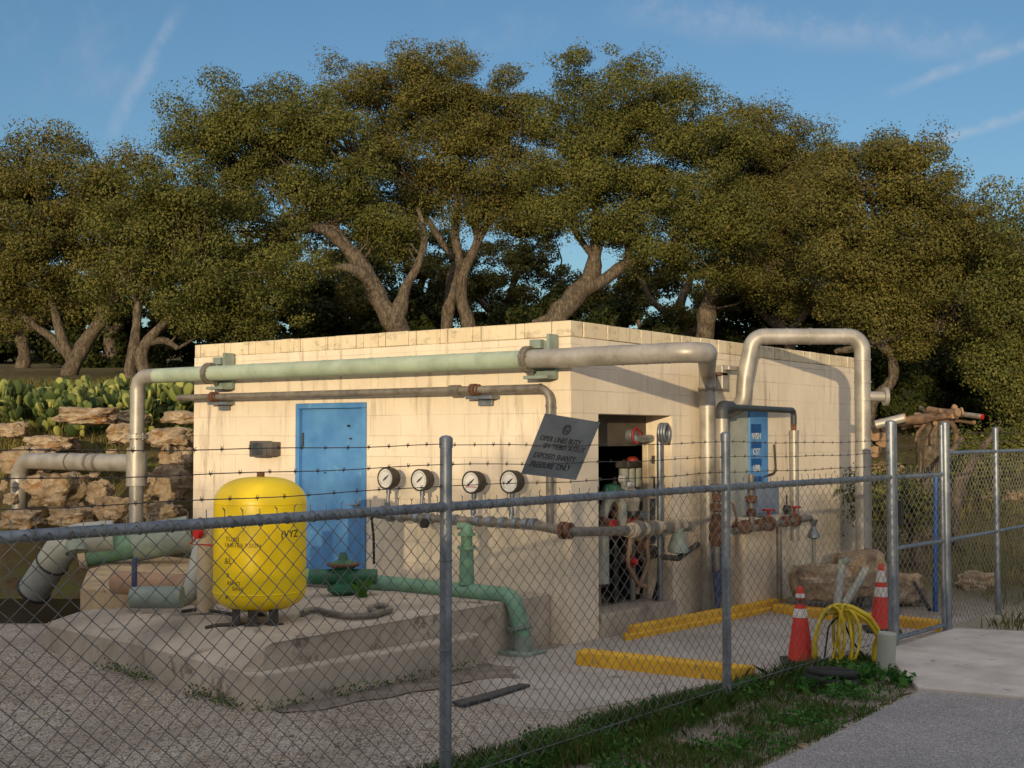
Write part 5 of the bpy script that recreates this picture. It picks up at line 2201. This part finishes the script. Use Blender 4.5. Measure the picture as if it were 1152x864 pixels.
oak('oak_tree', 'broad oak with a trunk leaning right behind the building corner', 32,
    [[(628, 368, 27), (645, 342, 24), (662, 318, 19), (670, 285, 16), (672, 255, 10), (668, 220, 6)],
     [(655, 330, 18), (685, 310, 13), (706, 296, 12), (730, 285, 8), (760, 275, 6)],
     [(706, 298, 9), (706, 275, 8), (702, 250, 5)],
     [(600, 362, 8), (620, 355, 8), (640, 350, 8)],
     [(668, 290, 8), (650, 265, 7), (638, 240, 5)]],
    [(655, 82, 36, 24), (700, 78, 38, 22), (640, 118, 42, 34), (705, 118, 52, 36), (755, 125, 40, 32), (640, 172, 46, 36), (710, 175, 60, 42), (785, 160, 42, 34), (630, 212, 36, 22), (695, 225, 55, 30), (765, 215, 55, 36), (810, 195, 40, 32), (745, 262, 46, 20), (812, 250, 42, 30), (620, 150, 34, 30), (680, 140, 45, 34), (740, 170, 45, 36), (615, 190, 28, 24), (660, 205, 40, 28), (735, 215, 50, 30), (800, 225, 44, 32), (780, 255, 50, 26), (700, 262, 36, 16), (820, 165, 36, 28), (750, 295, 44, 18), (790, 300, 44, 18), (620, 240, 30, 18), (830, 260, 36, 22), (640, 252, 30, 16), (690, 250, 36, 16), (605, 232, 24, 16), (735, 285, 34, 14), (730, 120, 44, 32), (780, 135, 36, 28), (690, 150, 46, 34), (660, 235, 36, 20), (745, 240, 46, 28)], 'leaf_a')
oak('oak_tree', 'oak with a hanging lower spray above the silver pipe elbow', 35,
    [[(792, 378, 22), (794, 345, 18), (806, 310, 14), (820, 270, 10), (832, 230, 6)],
     [(806, 315, 9), (840, 300, 8), (870, 285, 6)]],
    [(832, 130, 28, 20), (868, 148, 36, 24), (845, 185, 48, 34), (895, 190, 40, 32), (870, 230, 55, 38), (920, 255, 42, 38), (838, 270, 42, 24), (845, 302, 28, 18, -2), (800, 285, 40, 20), (885, 285, 46, 25), (905, 320, 50, 30), (850, 220, 50, 34), (820, 230, 44, 34), (905, 225, 42, 34), (890, 255, 48, 30), (940, 285, 40, 30), (860, 175, 42, 30), (830, 160, 36, 28), (905, 165, 34, 24), (880, 205, 46, 34), (925, 225, 40, 34), (860, 265, 46, 28), (900, 300, 50, 30), (855, 320, 44, 22)], 'leaf_b')
oak('oak_tree', 'huge low branching oak on the right with a crooked bare trunk', 29,
    [[(980, 462, 16), (990, 445, 14), (1005, 425, 12), (1004, 400, 11), (992, 382, 12), (1000, 350, 10), (1010, 300, 8)],
     [(1000, 378, 11), (965, 392, 9, .3), (940, 396, 6, .5)],
     [(996, 380, 10), (1030, 372, 8), (1065, 368, 6)],
     [(1008, 320, 8), (1050, 270, 6), (1085, 240, 4)], [(1004, 320, 8), (985, 250, 6), (975, 200, 4)]],
    [(972, 168, 40, 24), (1015, 172, 42, 24), (955, 200, 42, 30), (1030, 210, 55, 34), (1080, 218, 40, 26), (985, 250, 55, 38), (1055, 265, 62, 40), (1115, 262, 42, 36), (945, 300, 46, 34), (1010, 320, 60, 34), (1090, 325, 60, 40), (990, 362, 46, 14), (1065, 385, 55, 26), (960, 345, 40, 22), (1120, 375, 40, 30), (945, 245, 46, 36), (1000, 210, 46, 36), (1060, 230, 50, 34), (1030, 290, 55, 34), (1100, 290, 50, 36), (1010, 270, 50, 34), (970, 320, 48, 32), (1050, 345, 60, 34), (1120, 330, 46, 36), (925, 205, 34, 26), (930, 260, 40, 34), (1045, 195, 46, 30), (975, 285, 48, 34), (1085, 270, 50, 36), (1145, 300, 36, 36), (1030, 360, 50, 24)], 'leaf_b')
oak('oak_tree', 'oak at the right edge with branches drooping toward the fence', 26,
    [[(1205, 500, 24), (1195, 440, 20), (1185, 380, 14), (1175, 320, 9)], [(1190, 410, 10), (1160, 400, 8), (1135, 400, 5)]],
    [(1150, 280, 36, 34), (1190, 270, 60, 60), (1160, 340, 50, 40), (1150, 405, 42, 34), (1165, 455, 36, 28), (1140, 440, 30, 20), (1200, 400, 50, 60), (1140, 320, 40, 36), (1150, 370, 40, 36), (1120, 420, 36, 26)], 'leaf_a')
# second row of oaks behind, closing the gaps under and between the front crowns
for px, v_, lob, lab in (
    (20, 38, [(0, 300, 60, 40), (60, 330, 60, 35), (-30, 350, 55, 35), (30, 250, 60, 40)], 'oak in the second row behind the far left tree'),
    (118, 39, [(100, 320, 55, 36), (150, 350, 50, 30), (110, 270, 55, 36), (160, 300, 45, 36)], 'oak in the second row behind the twin trunked tree'),
    (255, 40, [(215, 300, 60, 38), (270, 280, 58, 36), (330, 300, 50, 30), (240, 345, 60, 30), (310, 345, 60, 28), (380, 335, 45, 24)], 'wide dark oak filling the shade left of the blue door'),
    (470, 44, [(400, 268, 36, 24), (440, 262, 36, 22), (478, 282, 34, 24), (545, 300, 34, 24), (425, 305, 40, 22), (470, 320, 45, 26), (520, 335, 40, 22), (395, 300, 40, 24), (450, 290, 40, 22), (500, 300, 36, 24), (360, 325, 40, 24), (385, 345, 40, 20), (440, 345, 50, 22), (495, 345, 45, 22), (400, 330, 35, 22)], 'dim oak behind the twin dark trunks'),
    (575, 46, [(555, 335, 42, 22), (600, 335, 42, 22), (585, 305, 34, 18), (618, 300, 26, 18), (560, 285, 30, 18), (600, 268, 26, 16), (575, 255, 22, 12), (715, 312, 34, 16), (740, 305, 34, 16), (690, 325, 40, 18), (530, 320, 36, 22), (640, 320, 30, 16), (650, 335, 40, 20), (700, 335, 40, 18)], 'low dim oak behind the building front'),
    (770, 42, [(740, 335, 50, 22), (790, 310, 50, 30), (830, 330, 55, 30), (780, 350, 60, 20)], 'dim oak behind the building side wall'),
    (880, 41, [(880, 330, 55, 34), (930, 300, 50, 36), (920, 350, 50, 28), (970, 340, 45, 36)], 'dim oak behind the far end of the building'),
    (1080, 37, [(1050, 330, 60, 40), (1110, 300, 60, 40), (1160, 330, 50, 50), (1000, 300, 45, 40), (1120, 380, 60, 40)], 'dim oak behind the low right hand tree'),
):
    oak('oak_tree', lab, v_, [[(px, 425, 16), (px + 6, 390, 14), (px - 6, 350, 11), (px + 8, 310, 7)], [(px + 2, 380, 10), (px + 34, 345, 8), (px + 55, 320, 5)], [(px - 2, 370, 10), (px - 34, 340, 7), (px - 50, 315, 5)]],
        lob, 'leaf_b', 'second row of oaks in shade', .1, .6)
# understory, each bush its own thing
random.seed(77)
UB = []
x_ = -70
while x_ < 1230:
    top = 318 + random.uniform(-12, 26)
    if 540 < x_ < 740:
        top = 335 + random.uniform(-8, 14)
    UB.append((x_, top))
    x_ += random.uniform(46, 64)
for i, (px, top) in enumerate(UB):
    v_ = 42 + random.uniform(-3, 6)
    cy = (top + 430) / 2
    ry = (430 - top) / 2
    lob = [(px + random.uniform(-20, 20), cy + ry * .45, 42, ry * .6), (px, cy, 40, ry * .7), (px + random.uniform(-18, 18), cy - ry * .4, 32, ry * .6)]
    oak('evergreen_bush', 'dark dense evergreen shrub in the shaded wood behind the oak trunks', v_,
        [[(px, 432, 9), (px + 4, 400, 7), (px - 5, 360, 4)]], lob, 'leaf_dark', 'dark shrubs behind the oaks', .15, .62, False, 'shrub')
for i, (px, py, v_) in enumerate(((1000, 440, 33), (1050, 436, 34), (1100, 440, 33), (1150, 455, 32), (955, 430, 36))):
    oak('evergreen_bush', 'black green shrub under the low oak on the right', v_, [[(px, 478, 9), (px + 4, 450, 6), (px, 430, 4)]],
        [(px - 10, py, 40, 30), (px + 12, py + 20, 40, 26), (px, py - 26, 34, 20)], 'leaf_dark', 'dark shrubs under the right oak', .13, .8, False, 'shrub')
for px, py, v_, lab in ((1090, 520, 20, 'olive bush behind the right hand fence at the stone wall'), (1128, 505, 21, 'loose olive bush at the right edge behind the fence'), (1000, 560, 15.5, 'scrubby bush by the hook pipe behind the gate')):
    oak('scrub_bush', lab, v_, [[(px, py + 20, 5), (px, py, 3)]], [(px, py, 26, 18), (px + 14, py + 8, 22, 14)], 'leaf_a', None, .06, .8, False, 'shrub')
for px, y0_, y1_, w_, v_, lab in ((1034, 640, 540, 17, 15.2, 'rough tree trunk seen through the gate mesh'), (1078, 640, 525, 16, 16.2, 'crooked sunlit tree trunk just right of the gate')):
    b0 = at(px, y0_, v_)
    tr = thing('bare_trunk', lab, 'tree', (b0.x, b0.y, terrain(b0.x, b0.y)))
    m = MB()
    p1 = at(px - 6, (y0_ + y1_) / 2, v_)
    p2 = at(px + 4, y1_ + 8, v_)
    m.tube([Vector((b0.x, b0.y, terrain(b0.x, b0.y) - .1)), b0, p1, p2], [w_ * v_ / FPX * .62, w_ * v_ / FPX * .5, w_ * v_ / FPX * .45, w_ * v_ / FPX * .4], 14)
    m.build('trunk', M['bark'], tr)
    m = MB()
    m.tube([p2 - Vector((0, 0, .1)), p2 + Vector((.2, 0, .25)), p2 + Vector((.4, .3, .6))], [.07, .05, .03], 8)
    m.build('limb', M['bark'], tr)

# ------------------------------------------------------------------ grass, weeds, pebbles
def blades(name, pts, hmin, hmax, w, mat):
    n = len(pts)
    pts = np.asarray(pts)
    a = RNG.uniform(0, 2 * PI, n)
    h = RNG.uniform(hmin, hmax, n)
    lean = RNG.normal(size=(n, 2)) * .38
    sx = np.stack([np.cos(a), np.sin(a), np.zeros(n)], 1) * (w * RNG.uniform(.6, 1.3, n))[:, None]
    tip = pts + np.stack([lean[:, 0] * h, lean[:, 1] * h, h], 1)
    mid = pts + np.stack([lean[:, 0] * h * .35, lean[:, 1] * h * .35, h * .6], 1)
    V = np.stack([pts - sx, pts + sx, mid + sx * .7, tip, mid - sx * .7], 1).reshape(-1, 3)
    F = np.arange(n * 5).reshape(-1, 5)
    o = np_mesh(name, V, F, mat)
    tag(o, kind='stuff')
    return o


def poly_pts(poly, n, dens=None):
    poly = [(p[0], p[1]) for p in poly]
    xs = [p[0] for p in poly]
    ys = [p[1] for p in poly]
    out = []
    tries = 0
    while len(out) < n and tries < n * 60:
        tries += 1
        x, y = RNG.uniform(min(xs), max(xs)), RNG.uniform(min(ys), max(ys))
        ins = False
        j = len(poly) - 1
        for i in range(len(poly)):
            if (poly[i][1] > y) != (poly[j][1] > y) and x < (poly[j][0] - poly[i][0]) * (y - poly[i][1]) / (poly[j][1] - poly[i][1]) + poly[i][0]:
                ins = not ins
            j = i
        if not ins:
            continue
        if dens and RNG.random() > dens(x, y):
            continue
        out.append((x, y, terrain(x, y) + .004))
    return out


strip = [(1.62, -3.9), (1.72, -2.4), (1.86, -.9), (2.1, .1), (2.2, 1.0), (2.55, .75), (3.05, -.2), (3.12, -1.0), (3.1, -2.4), (3.0, -3.9), (2.6, -6.5), (1.6, -6.5)]
gd = lambda x, y: max(0, min(1, .5 + 1.3 * noise.noise(Vector((x * 1.6, y * 1.6, 0))) + .7 * noise.noise(Vector((x * 5, y * 5, 2))) + (.45 if x < 2.35 else 0)))
g1 = blades('grass', poly_pts(strip, 42000, gd), .02, .075, .0026, M['grass'])
tag(g1, 'short weedy grass strip under the near fence')
near = [(1.75, -3.6), (1.98, -1.2), (2.1, .3), (2.3, .3), (2.3, -3.6)]
g2 = blades('weed_grass', poly_pts(near, 3500, lambda x, y: max(0, .3 + noise.noise(Vector((x * 2, y * 2, 8))))), .06, .15, .003, M['grass'])
tag(g2, 'taller grass tufts at the fence foot')
# dry grass on the slope right of the gate and under the oaks
rg = [(2.6, 2.9), (2.55, 4.2), (1.2, 5.6), (-1, 13), (3, 22), (14, 18), (9, 5)]
g3 = blades('dry_grass', poly_pts(rg, 30000, lambda x, y: max(0, .55 + noise.noise(Vector((x * .9, y * .9, 4))))), .06, .2, .006, M['drygrass'])
tag(g3, 'dry grass on the slope right of the gate')
lg_ = [tuple(at(px, py, v_).xy) for px, py, v_ in ((-60, 500, 16.2), (215, 500, 16.2), (215, 480, 19), (200, 440, 27), (-80, 440, 27))]
g4 = blades('brush_grass', poly_pts(lg_, 16000, lambda x, y: max(0, .5 + noise.noise(Vector((x * .9, y * .9, 14))))), .05, .2, .007, M['drygrass'])
tag(g4, 'dry brush among rocks and cactus on the left bank')
# low broad leaved ground cover in the verge and along the pad foot
def cover(name, pts, L, mat, lab):
    c_ = np.array(pts) + RNG.uniform(0, 1, (len(pts), 1)) ** 2 * np.array([[0, 0, .06]]) + np.array([[0, 0, .02]])
    o = leaves(c_, np.array([[0, 0, 1.]]) + RNG.normal(size=(len(pts), 3)) * .4, L, M[mat], name, None, .7)
    tag(o, lab, kind='stuff')


cover('ground_cover', poly_pts(strip, 12000, lambda x, y: max(0, min(1, .1 + 1.7 * noise.noise(Vector((x * 2.2, y * 2.2, 31))) + .6 * noise.noise(Vector((x * 7, y * 7, 2)))))), .028, 'weed', 'low broad leaved weeds in the verge')
foot_ = []
for (x0_, y0_), (x1_, y1_) in (((-2.4, -3.07), (-1.1, -3.3)), ((-1.1, -3.3), (-.18, -3.43)), ((-.14, -3.36), (.0, -1.4))):
    for _ in range(420):
        t__ = RNG.random()
        x_, y_ = x0_ + (x1_ - x0_) * t__, y0_ + (y1_ - y0_) * t__
        if noise.noise(Vector((x_ * 3, y_ * 3, 9))) > -.05:
            foot_.append((x_ + abs(RNG.normal()) * .05, y_ - abs(RNG.normal()) * .07, .004))
cover('foot_weeds', foot_, .022, 'grass', 'small dry weeds along the foot of the pad')

# pebbles on the gravel
pb = [tuple(onz(px, py).xy) for px, py in ((-80, 735), (60, 730), (180, 770), (300, 806), (480, 770), (560, 790), (520, 860), (470, 900), (-80, 900))]
pp_ = poly_pts(pb, 6500) + poly_pts([(1.6, -3.9), (3.1, -3.9), (3.1, -.3), (2.2, .5), (1.9, -1)], 900)
ico = bmesh.new()
bmesh.ops.create_icosphere(ico, subdivisions=1, radius=1)
iv = np.array([v_.co[:] for v_ in ico.verts])
fi = np.array([[v_.index for v_ in f.verts] for f in ico.faces])
ico.free()
n = len(pp_)
pp_ = np.array(pp_)
sz = RNG.uniform(.003, .009, n) * (1 + (RNG.random(n) < .04) * 1.2)
dirs = RNG.uniform(.6, 1.2, (n, len(iv)))
V = pp_[:, None, :] + iv[None] * dirs[..., None] * sz[:, None, None] * np.array([1.2, 1, .7])
F = (fi[None] + (np.arange(n) * len(iv))[:, None, None]).reshape(-1, 3)
M['pebble'] = leaf_mat('gravel_stones', [lin(124, 115, 104), lin(150, 140, 128), lin(172, 162, 148), lin(194, 186, 172), lin(146, 128, 108)], 0.0)
tag(np_mesh('gravel', V.reshape(-1, 3), F, M['pebble']), 'loose grey gravel stones around the pad', kind='stuff')

# leafy weeds
def weed(px, py, s, n, lab, nm='leafy_weed', group='leafy weeds at the driveway corner', mat='weed', L=.07):
    q = onz(px, py)
    c = np.array(q)
    d = unit(RNG.normal(size=(n, 3)) * np.array([1, 1, .7]) + np.array([0, 0, .6]))
    r = RNG.uniform(.2, 1, n)[:, None]
    cen = c + d * r * s * np.array([1, 1, .8]) + np.array([0, 0, .02])
    o = leaves(cen, unit(d + np.array([0, 0, .8])), L, M[mat], nm, None, .75, (q.x, q.y, 0))
    return tag(o, lab, 'weed', group)


weed(970, 768, .17, 90, 'bushy green weed just left of the bollard')
weed(1012, 772, .15, 70, 'low broad leaved weed right of the bollard')
weed(942, 778, .14, 70, 'weed clump growing over the black coiled hose')
weed(905, 780, .14, 70, 'green weed tuft in front of the scuffed cone')
weed(850, 782, .15, 70, 'green weed tuft right of the second fence post', L=.05)
weed(742, 800, .13, 60, 'brownish green weed under the fence left of the second post', L=.05)
for px, py, z_, lab in ((408, 672, .43, 'small green plant beside the gate valve'), (205, 622, .5, 'spiky green plant left of the beige pipe')):
    q = onz(px, py, z_)
    m = MB()
    random.seed(px)
    for k in range(16):
        a_ = random.uniform(0, 2 * PI)
        d_ = Vector((math.cos(a_) * .5, math.sin(a_) * .5, 1)).normalized()
        L_ = random.uniform(.12, .26)
        sd = d_.orthogonal() * .014
        b_ = q + Vector((random.uniform(-.03, .03), random.uniform(-.03, .03), 0))
        m.add([b_ - sd, b_ + sd, b_ + d_ * L_ * .6 + sd * .9, b_ + d_ * L_ + Vector((d_.x, d_.y, -.3)) * .05, b_ + d_ * L_ * .6 - sd * .9], [(0, 1, 2, 3, 4)])
    tag(m.build('potted_sprout' if False else 'spiky_plant', M['weed'], None, q), lab, 'plant')
random.seed(90)
for i, (px, py, r_) in enumerate(((905, 842, .03), (880, 820, .03), (842, 826, .022), (770, 838, .03), (1000, 792, .02))):
    q = onz(px, py)
    m = MB()
    rock_mesh(m, Vector((q.x, q.y, r_ * .4)), (r_ * 1.4, r_, r_ * .7), i * 3.3, 2)
    tag(m.build('small_stone', M['rock'], None, (q.x, q.y, 0)), 'small pale stone lying in the grass strip by the road', 'stone', 'stones in the grass strip')

# ------------------------------------------------------------------ hedge shape added out of view to throw the low shade
SUNK, SUNM = 2.1, .255
sd = Vector((-1, SUNK, -SUNM))
sh = Vector((-1, SUNK, 0)).normalized()
sl = Vector((sh.y, -sh.x, 0))
m = MB()
HD = 22.0
tanE = SUNM / math.hypot(1, SUNK)
npt = 90
top, bot = [], []
for i in range(npt):
    w_ = -40 + 80 * i / (npt - 1)
    p = sl * w_ - sh * HD
    zs = .58 + HD * tanE + .10 * noise.noise(Vector((w_ * .9, 0, 2))) + .07 * noise.noise(Vector((w_ * 2.7, 5, 2)))
    if -1 < w_ < 3:
        zs += .22
    top.append((p, zs))
V, F = [], []
for i, (p, zs) in enumerate(top):
    for dd, zz_ in ((-.8, -.2), (-.7, zs - .3), (-.2, zs), (.3, zs - .05), (.7, zs - .4), (.8, -.2)):
        q = p + sh * dd
        V.append((q.x, q.y, zz_))
for i in range(npt - 1):
    for k in range(5):
        F.append((i * 6 + k, (i + 1) * 6 + k, (i + 1) * 6 + k + 1, i * 6 + k + 1))
h_ = thing('shade_hedge', 'unseen leafy hedge across the road behind the viewpoint', 'shade_hedge', (top[45][0].x, top[45][0].y, 0))
np_mesh('foliage', V, F, M['leaf_dark'], h_)
nl = 26000
wq = RNG.uniform(-11, 11, nl)
zq = RNG.beta(1.0, 1.6, nl) * 1.1
zt_ = np.interp(wq, np.linspace(-40, 40, npt), [z for _, z in top])
cq = np.array(sl)[None] * wq[:, None] - np.array(sh)[None] * (HD + RNG.uniform(-.5, .5, nl))[:, None]
cq[:, 2] = zt_ - .1 + zq
leaves(cq, RNG.normal(size=(nl, 3)), .085, M['leaf_dark'], 'soft_edge_top', h_)  # sparse leaves added to soften the upper edge of the shade

# ------------------------------------------------------------------ camera, sun, sky
cam = bpy.data.cameras.new('camera')
co = bpy.data.objects.new('camera', cam)
COL.objects.link(co)
cam.sensor_width = 36
cam.lens = FPX / 1152 * 36
cam.clip_start = .05
cam.clip_end = 3000
co.location = CAM
co.rotation_euler = (PI / 2 + PITCH, 0, YAW)
scn.camera = co
su = bpy.data.lights.new('sun', 'SUN')
so = bpy.data.objects.new('sun', su)
COL.objects.link(so)
su.energy = 2.0
su.angle = math.radians(.5)
su.color = (1.0, .80, .52)
so.rotation_euler = sd.to_track_quat('-Z', 'Y').to_euler()
so.location = (8, -17, 12)
SUN_EL = math.atan(tanE)
SUN_AZ = math.atan2(-sd.x, -sd.y)      # clockwise from +Y
w = bpy.data.worlds.new('World')
scn.world = w
SKYGAIN = (.62, .62, .62, 1)
SKY_FILL = (3.05, 2.95, 3.1, 1)  # added sunward sky brightness that lifts the shade
w.use_nodes = True
nt = w.node_tree
bg = nt.nodes['Background']
sky = nt.nodes.new('ShaderNodeTexSky')
sky.sky_type = 'NISHITA'
sky.sun_disc = False
sky.sun_elevation = SUN_EL
sky.sun_rotation = SUN_AZ
sky.altitude = 0
sky.air_density = 1.0
sky.dust_density = .6
sky.ozone_density = 3.0
bg.inputs['Strength'].default_value = .15
# the whole sky: clear blue opposite the sun, a bright added shade-lifting veil on the sunward side,
# faint cirrus and three old contrails (all by direction)
def wn(typ, **kw):
    nd = nt.nodes.new(typ)
    for k, v in kw.items():
        setattr(nd, k, v)
    return nd


def wmath(op, a, b=0.0, clamp=False):
    nd = wn('ShaderNodeMath', operation=op, use_clamp=clamp)
    for s_, v in zip(nd.inputs, (a, b)):
        if isinstance(v, (int, float)):
            s_.default_value = v
        else:
            nt.links.new(v, s_)
    return nd.outputs[0]


def wdot(vec, c):
    nd = wn('ShaderNodeVectorMath', operation='DOT_PRODUCT')
    nt.links.new(vec, nd.inputs[0])
    nd.inputs[1].default_value = tuple(c)
    return nd.outputs['Value']


def wrange(x, a, b, smooth=True):
    nd = wn('ShaderNodeMapRange', interpolation_type='SMOOTHSTEP' if smooth else 'LINEAR')
    nt.links.new(x, nd.inputs[0])
    nd.inputs[1].default_value = a
    nd.inputs[2].default_value = b
    return nd.outputs[0]


def wmix(f, a, b, mode='MIX'):
    nd = wn('ShaderNodeMix', data_type='RGBA', blend_type=mode)
    for s_, v in ((nd.inputs[0], f), (nd.inputs[6], a), (nd.inputs[7], b)):
        if isinstance(v, (int, float)):
            s_.default_value = v
        elif isinstance(v, tuple):
            s_.default_value = v
        else:
            nt.links.new(v, s_)
    return nd.outputs[2]


def wnoise(vec, rot, scale, detail=9, rough=.62):
    mp = wn('ShaderNodeMapping')
    mp.inputs['Rotation'].default_value = rot
    mp.inputs['Scale'].default_value = scale
    nt.links.new(vec, mp.inputs['Vector'])
    nz = wn('ShaderNodeTexNoise')
    nz.inputs['Scale'].default_value = 1.0
    nz.inputs['Detail'].default_value = detail
    nz.inputs['Roughness'].default_value = rough
    nt.links.new(mp.outputs[0], nz.inputs['Vector'])
    return nz.outputs['Fac']


dirv = wn('ShaderNodeTexCoord').outputs['Generated']
base = wmix(1.0, sky.outputs[0], SKYGAIN, 'MULTIPLY')
cir = wmath('MULTIPLY', wrange(wnoise(dirv, (.35, .5, .9), (2.2, 15, 9)), .54, .82), .35)
base = wmix(cir, base, (1.5, 1.75, 2.1, 1))


def contrail(p0, p1, width, fade, amt):
    global base
    a, b = ray(*p0).normalized(), ray(*p1).normalized()
    n_ = a.cross(b).normalized()
    mid = (a + b).normalized()
    half = math.cos(a.angle(b) / 2 * fade)
    wob = wmath('MULTIPLY', wmath('SUBTRACT', wnoise(dirv, (0, 0, 0), (30, 30, 30), 5), .5), width * 1.6)
    d_ = wmath('ABSOLUTE', wmath('ADD', wdot(dirv, n_), wob))
    band = wmath('SUBTRACT', 1.0, wrange(d_, 0.0, width))
    ends = wrange(wdot(dirv, mid), half, 1 - (1 - half) * .3)
    tex = wrange(wnoise(dirv, (0, 0, 0), (60, 60, 60), 7), .3, .7)
    f = wmath('MULTIPLY', wmath('MULTIPLY', band, ends), wmath('MULTIPLY', wmath('ADD', tex, .35), amt))
    base = wmix(f, base, (1.9, 2.1, 2.4, 1))


contrail((200, 15), (125, 150), .0085, 1.25, .22)
contrail((1000, 105), (1180, 40), .007, 1.2, .3)
contrail((1050, 160), (1190, 118), .006, 1.2, .32)
contrail((700, 15), (1120, 55), .02, 1.2, .22)
sunh = Vector((-sd.x, -sd.y, .95 * math.hypot(sd.x, sd.y))).normalized()
sky_fill = wmath('MULTIPLY', wrange(wdot(dirv, sunh), -.05, .75), wmath('ADD', wmath('MULTIPLY', wnoise(dirv, (.2, .1, 0), (2, 2, 5), 6), .6), .7))
base = wmix(wmath('MINIMUM', sky_fill, 1.0), base, SKY_FILL)
nt.links.new(base, bg.inputs['Color'])
vs = scn.view_settings
vs.view_transform = 'Standard'
vs.look = 'None'
vs.exposure = EXPOSURE
vs.gamma = 1
vs.use_curve_mapping = False
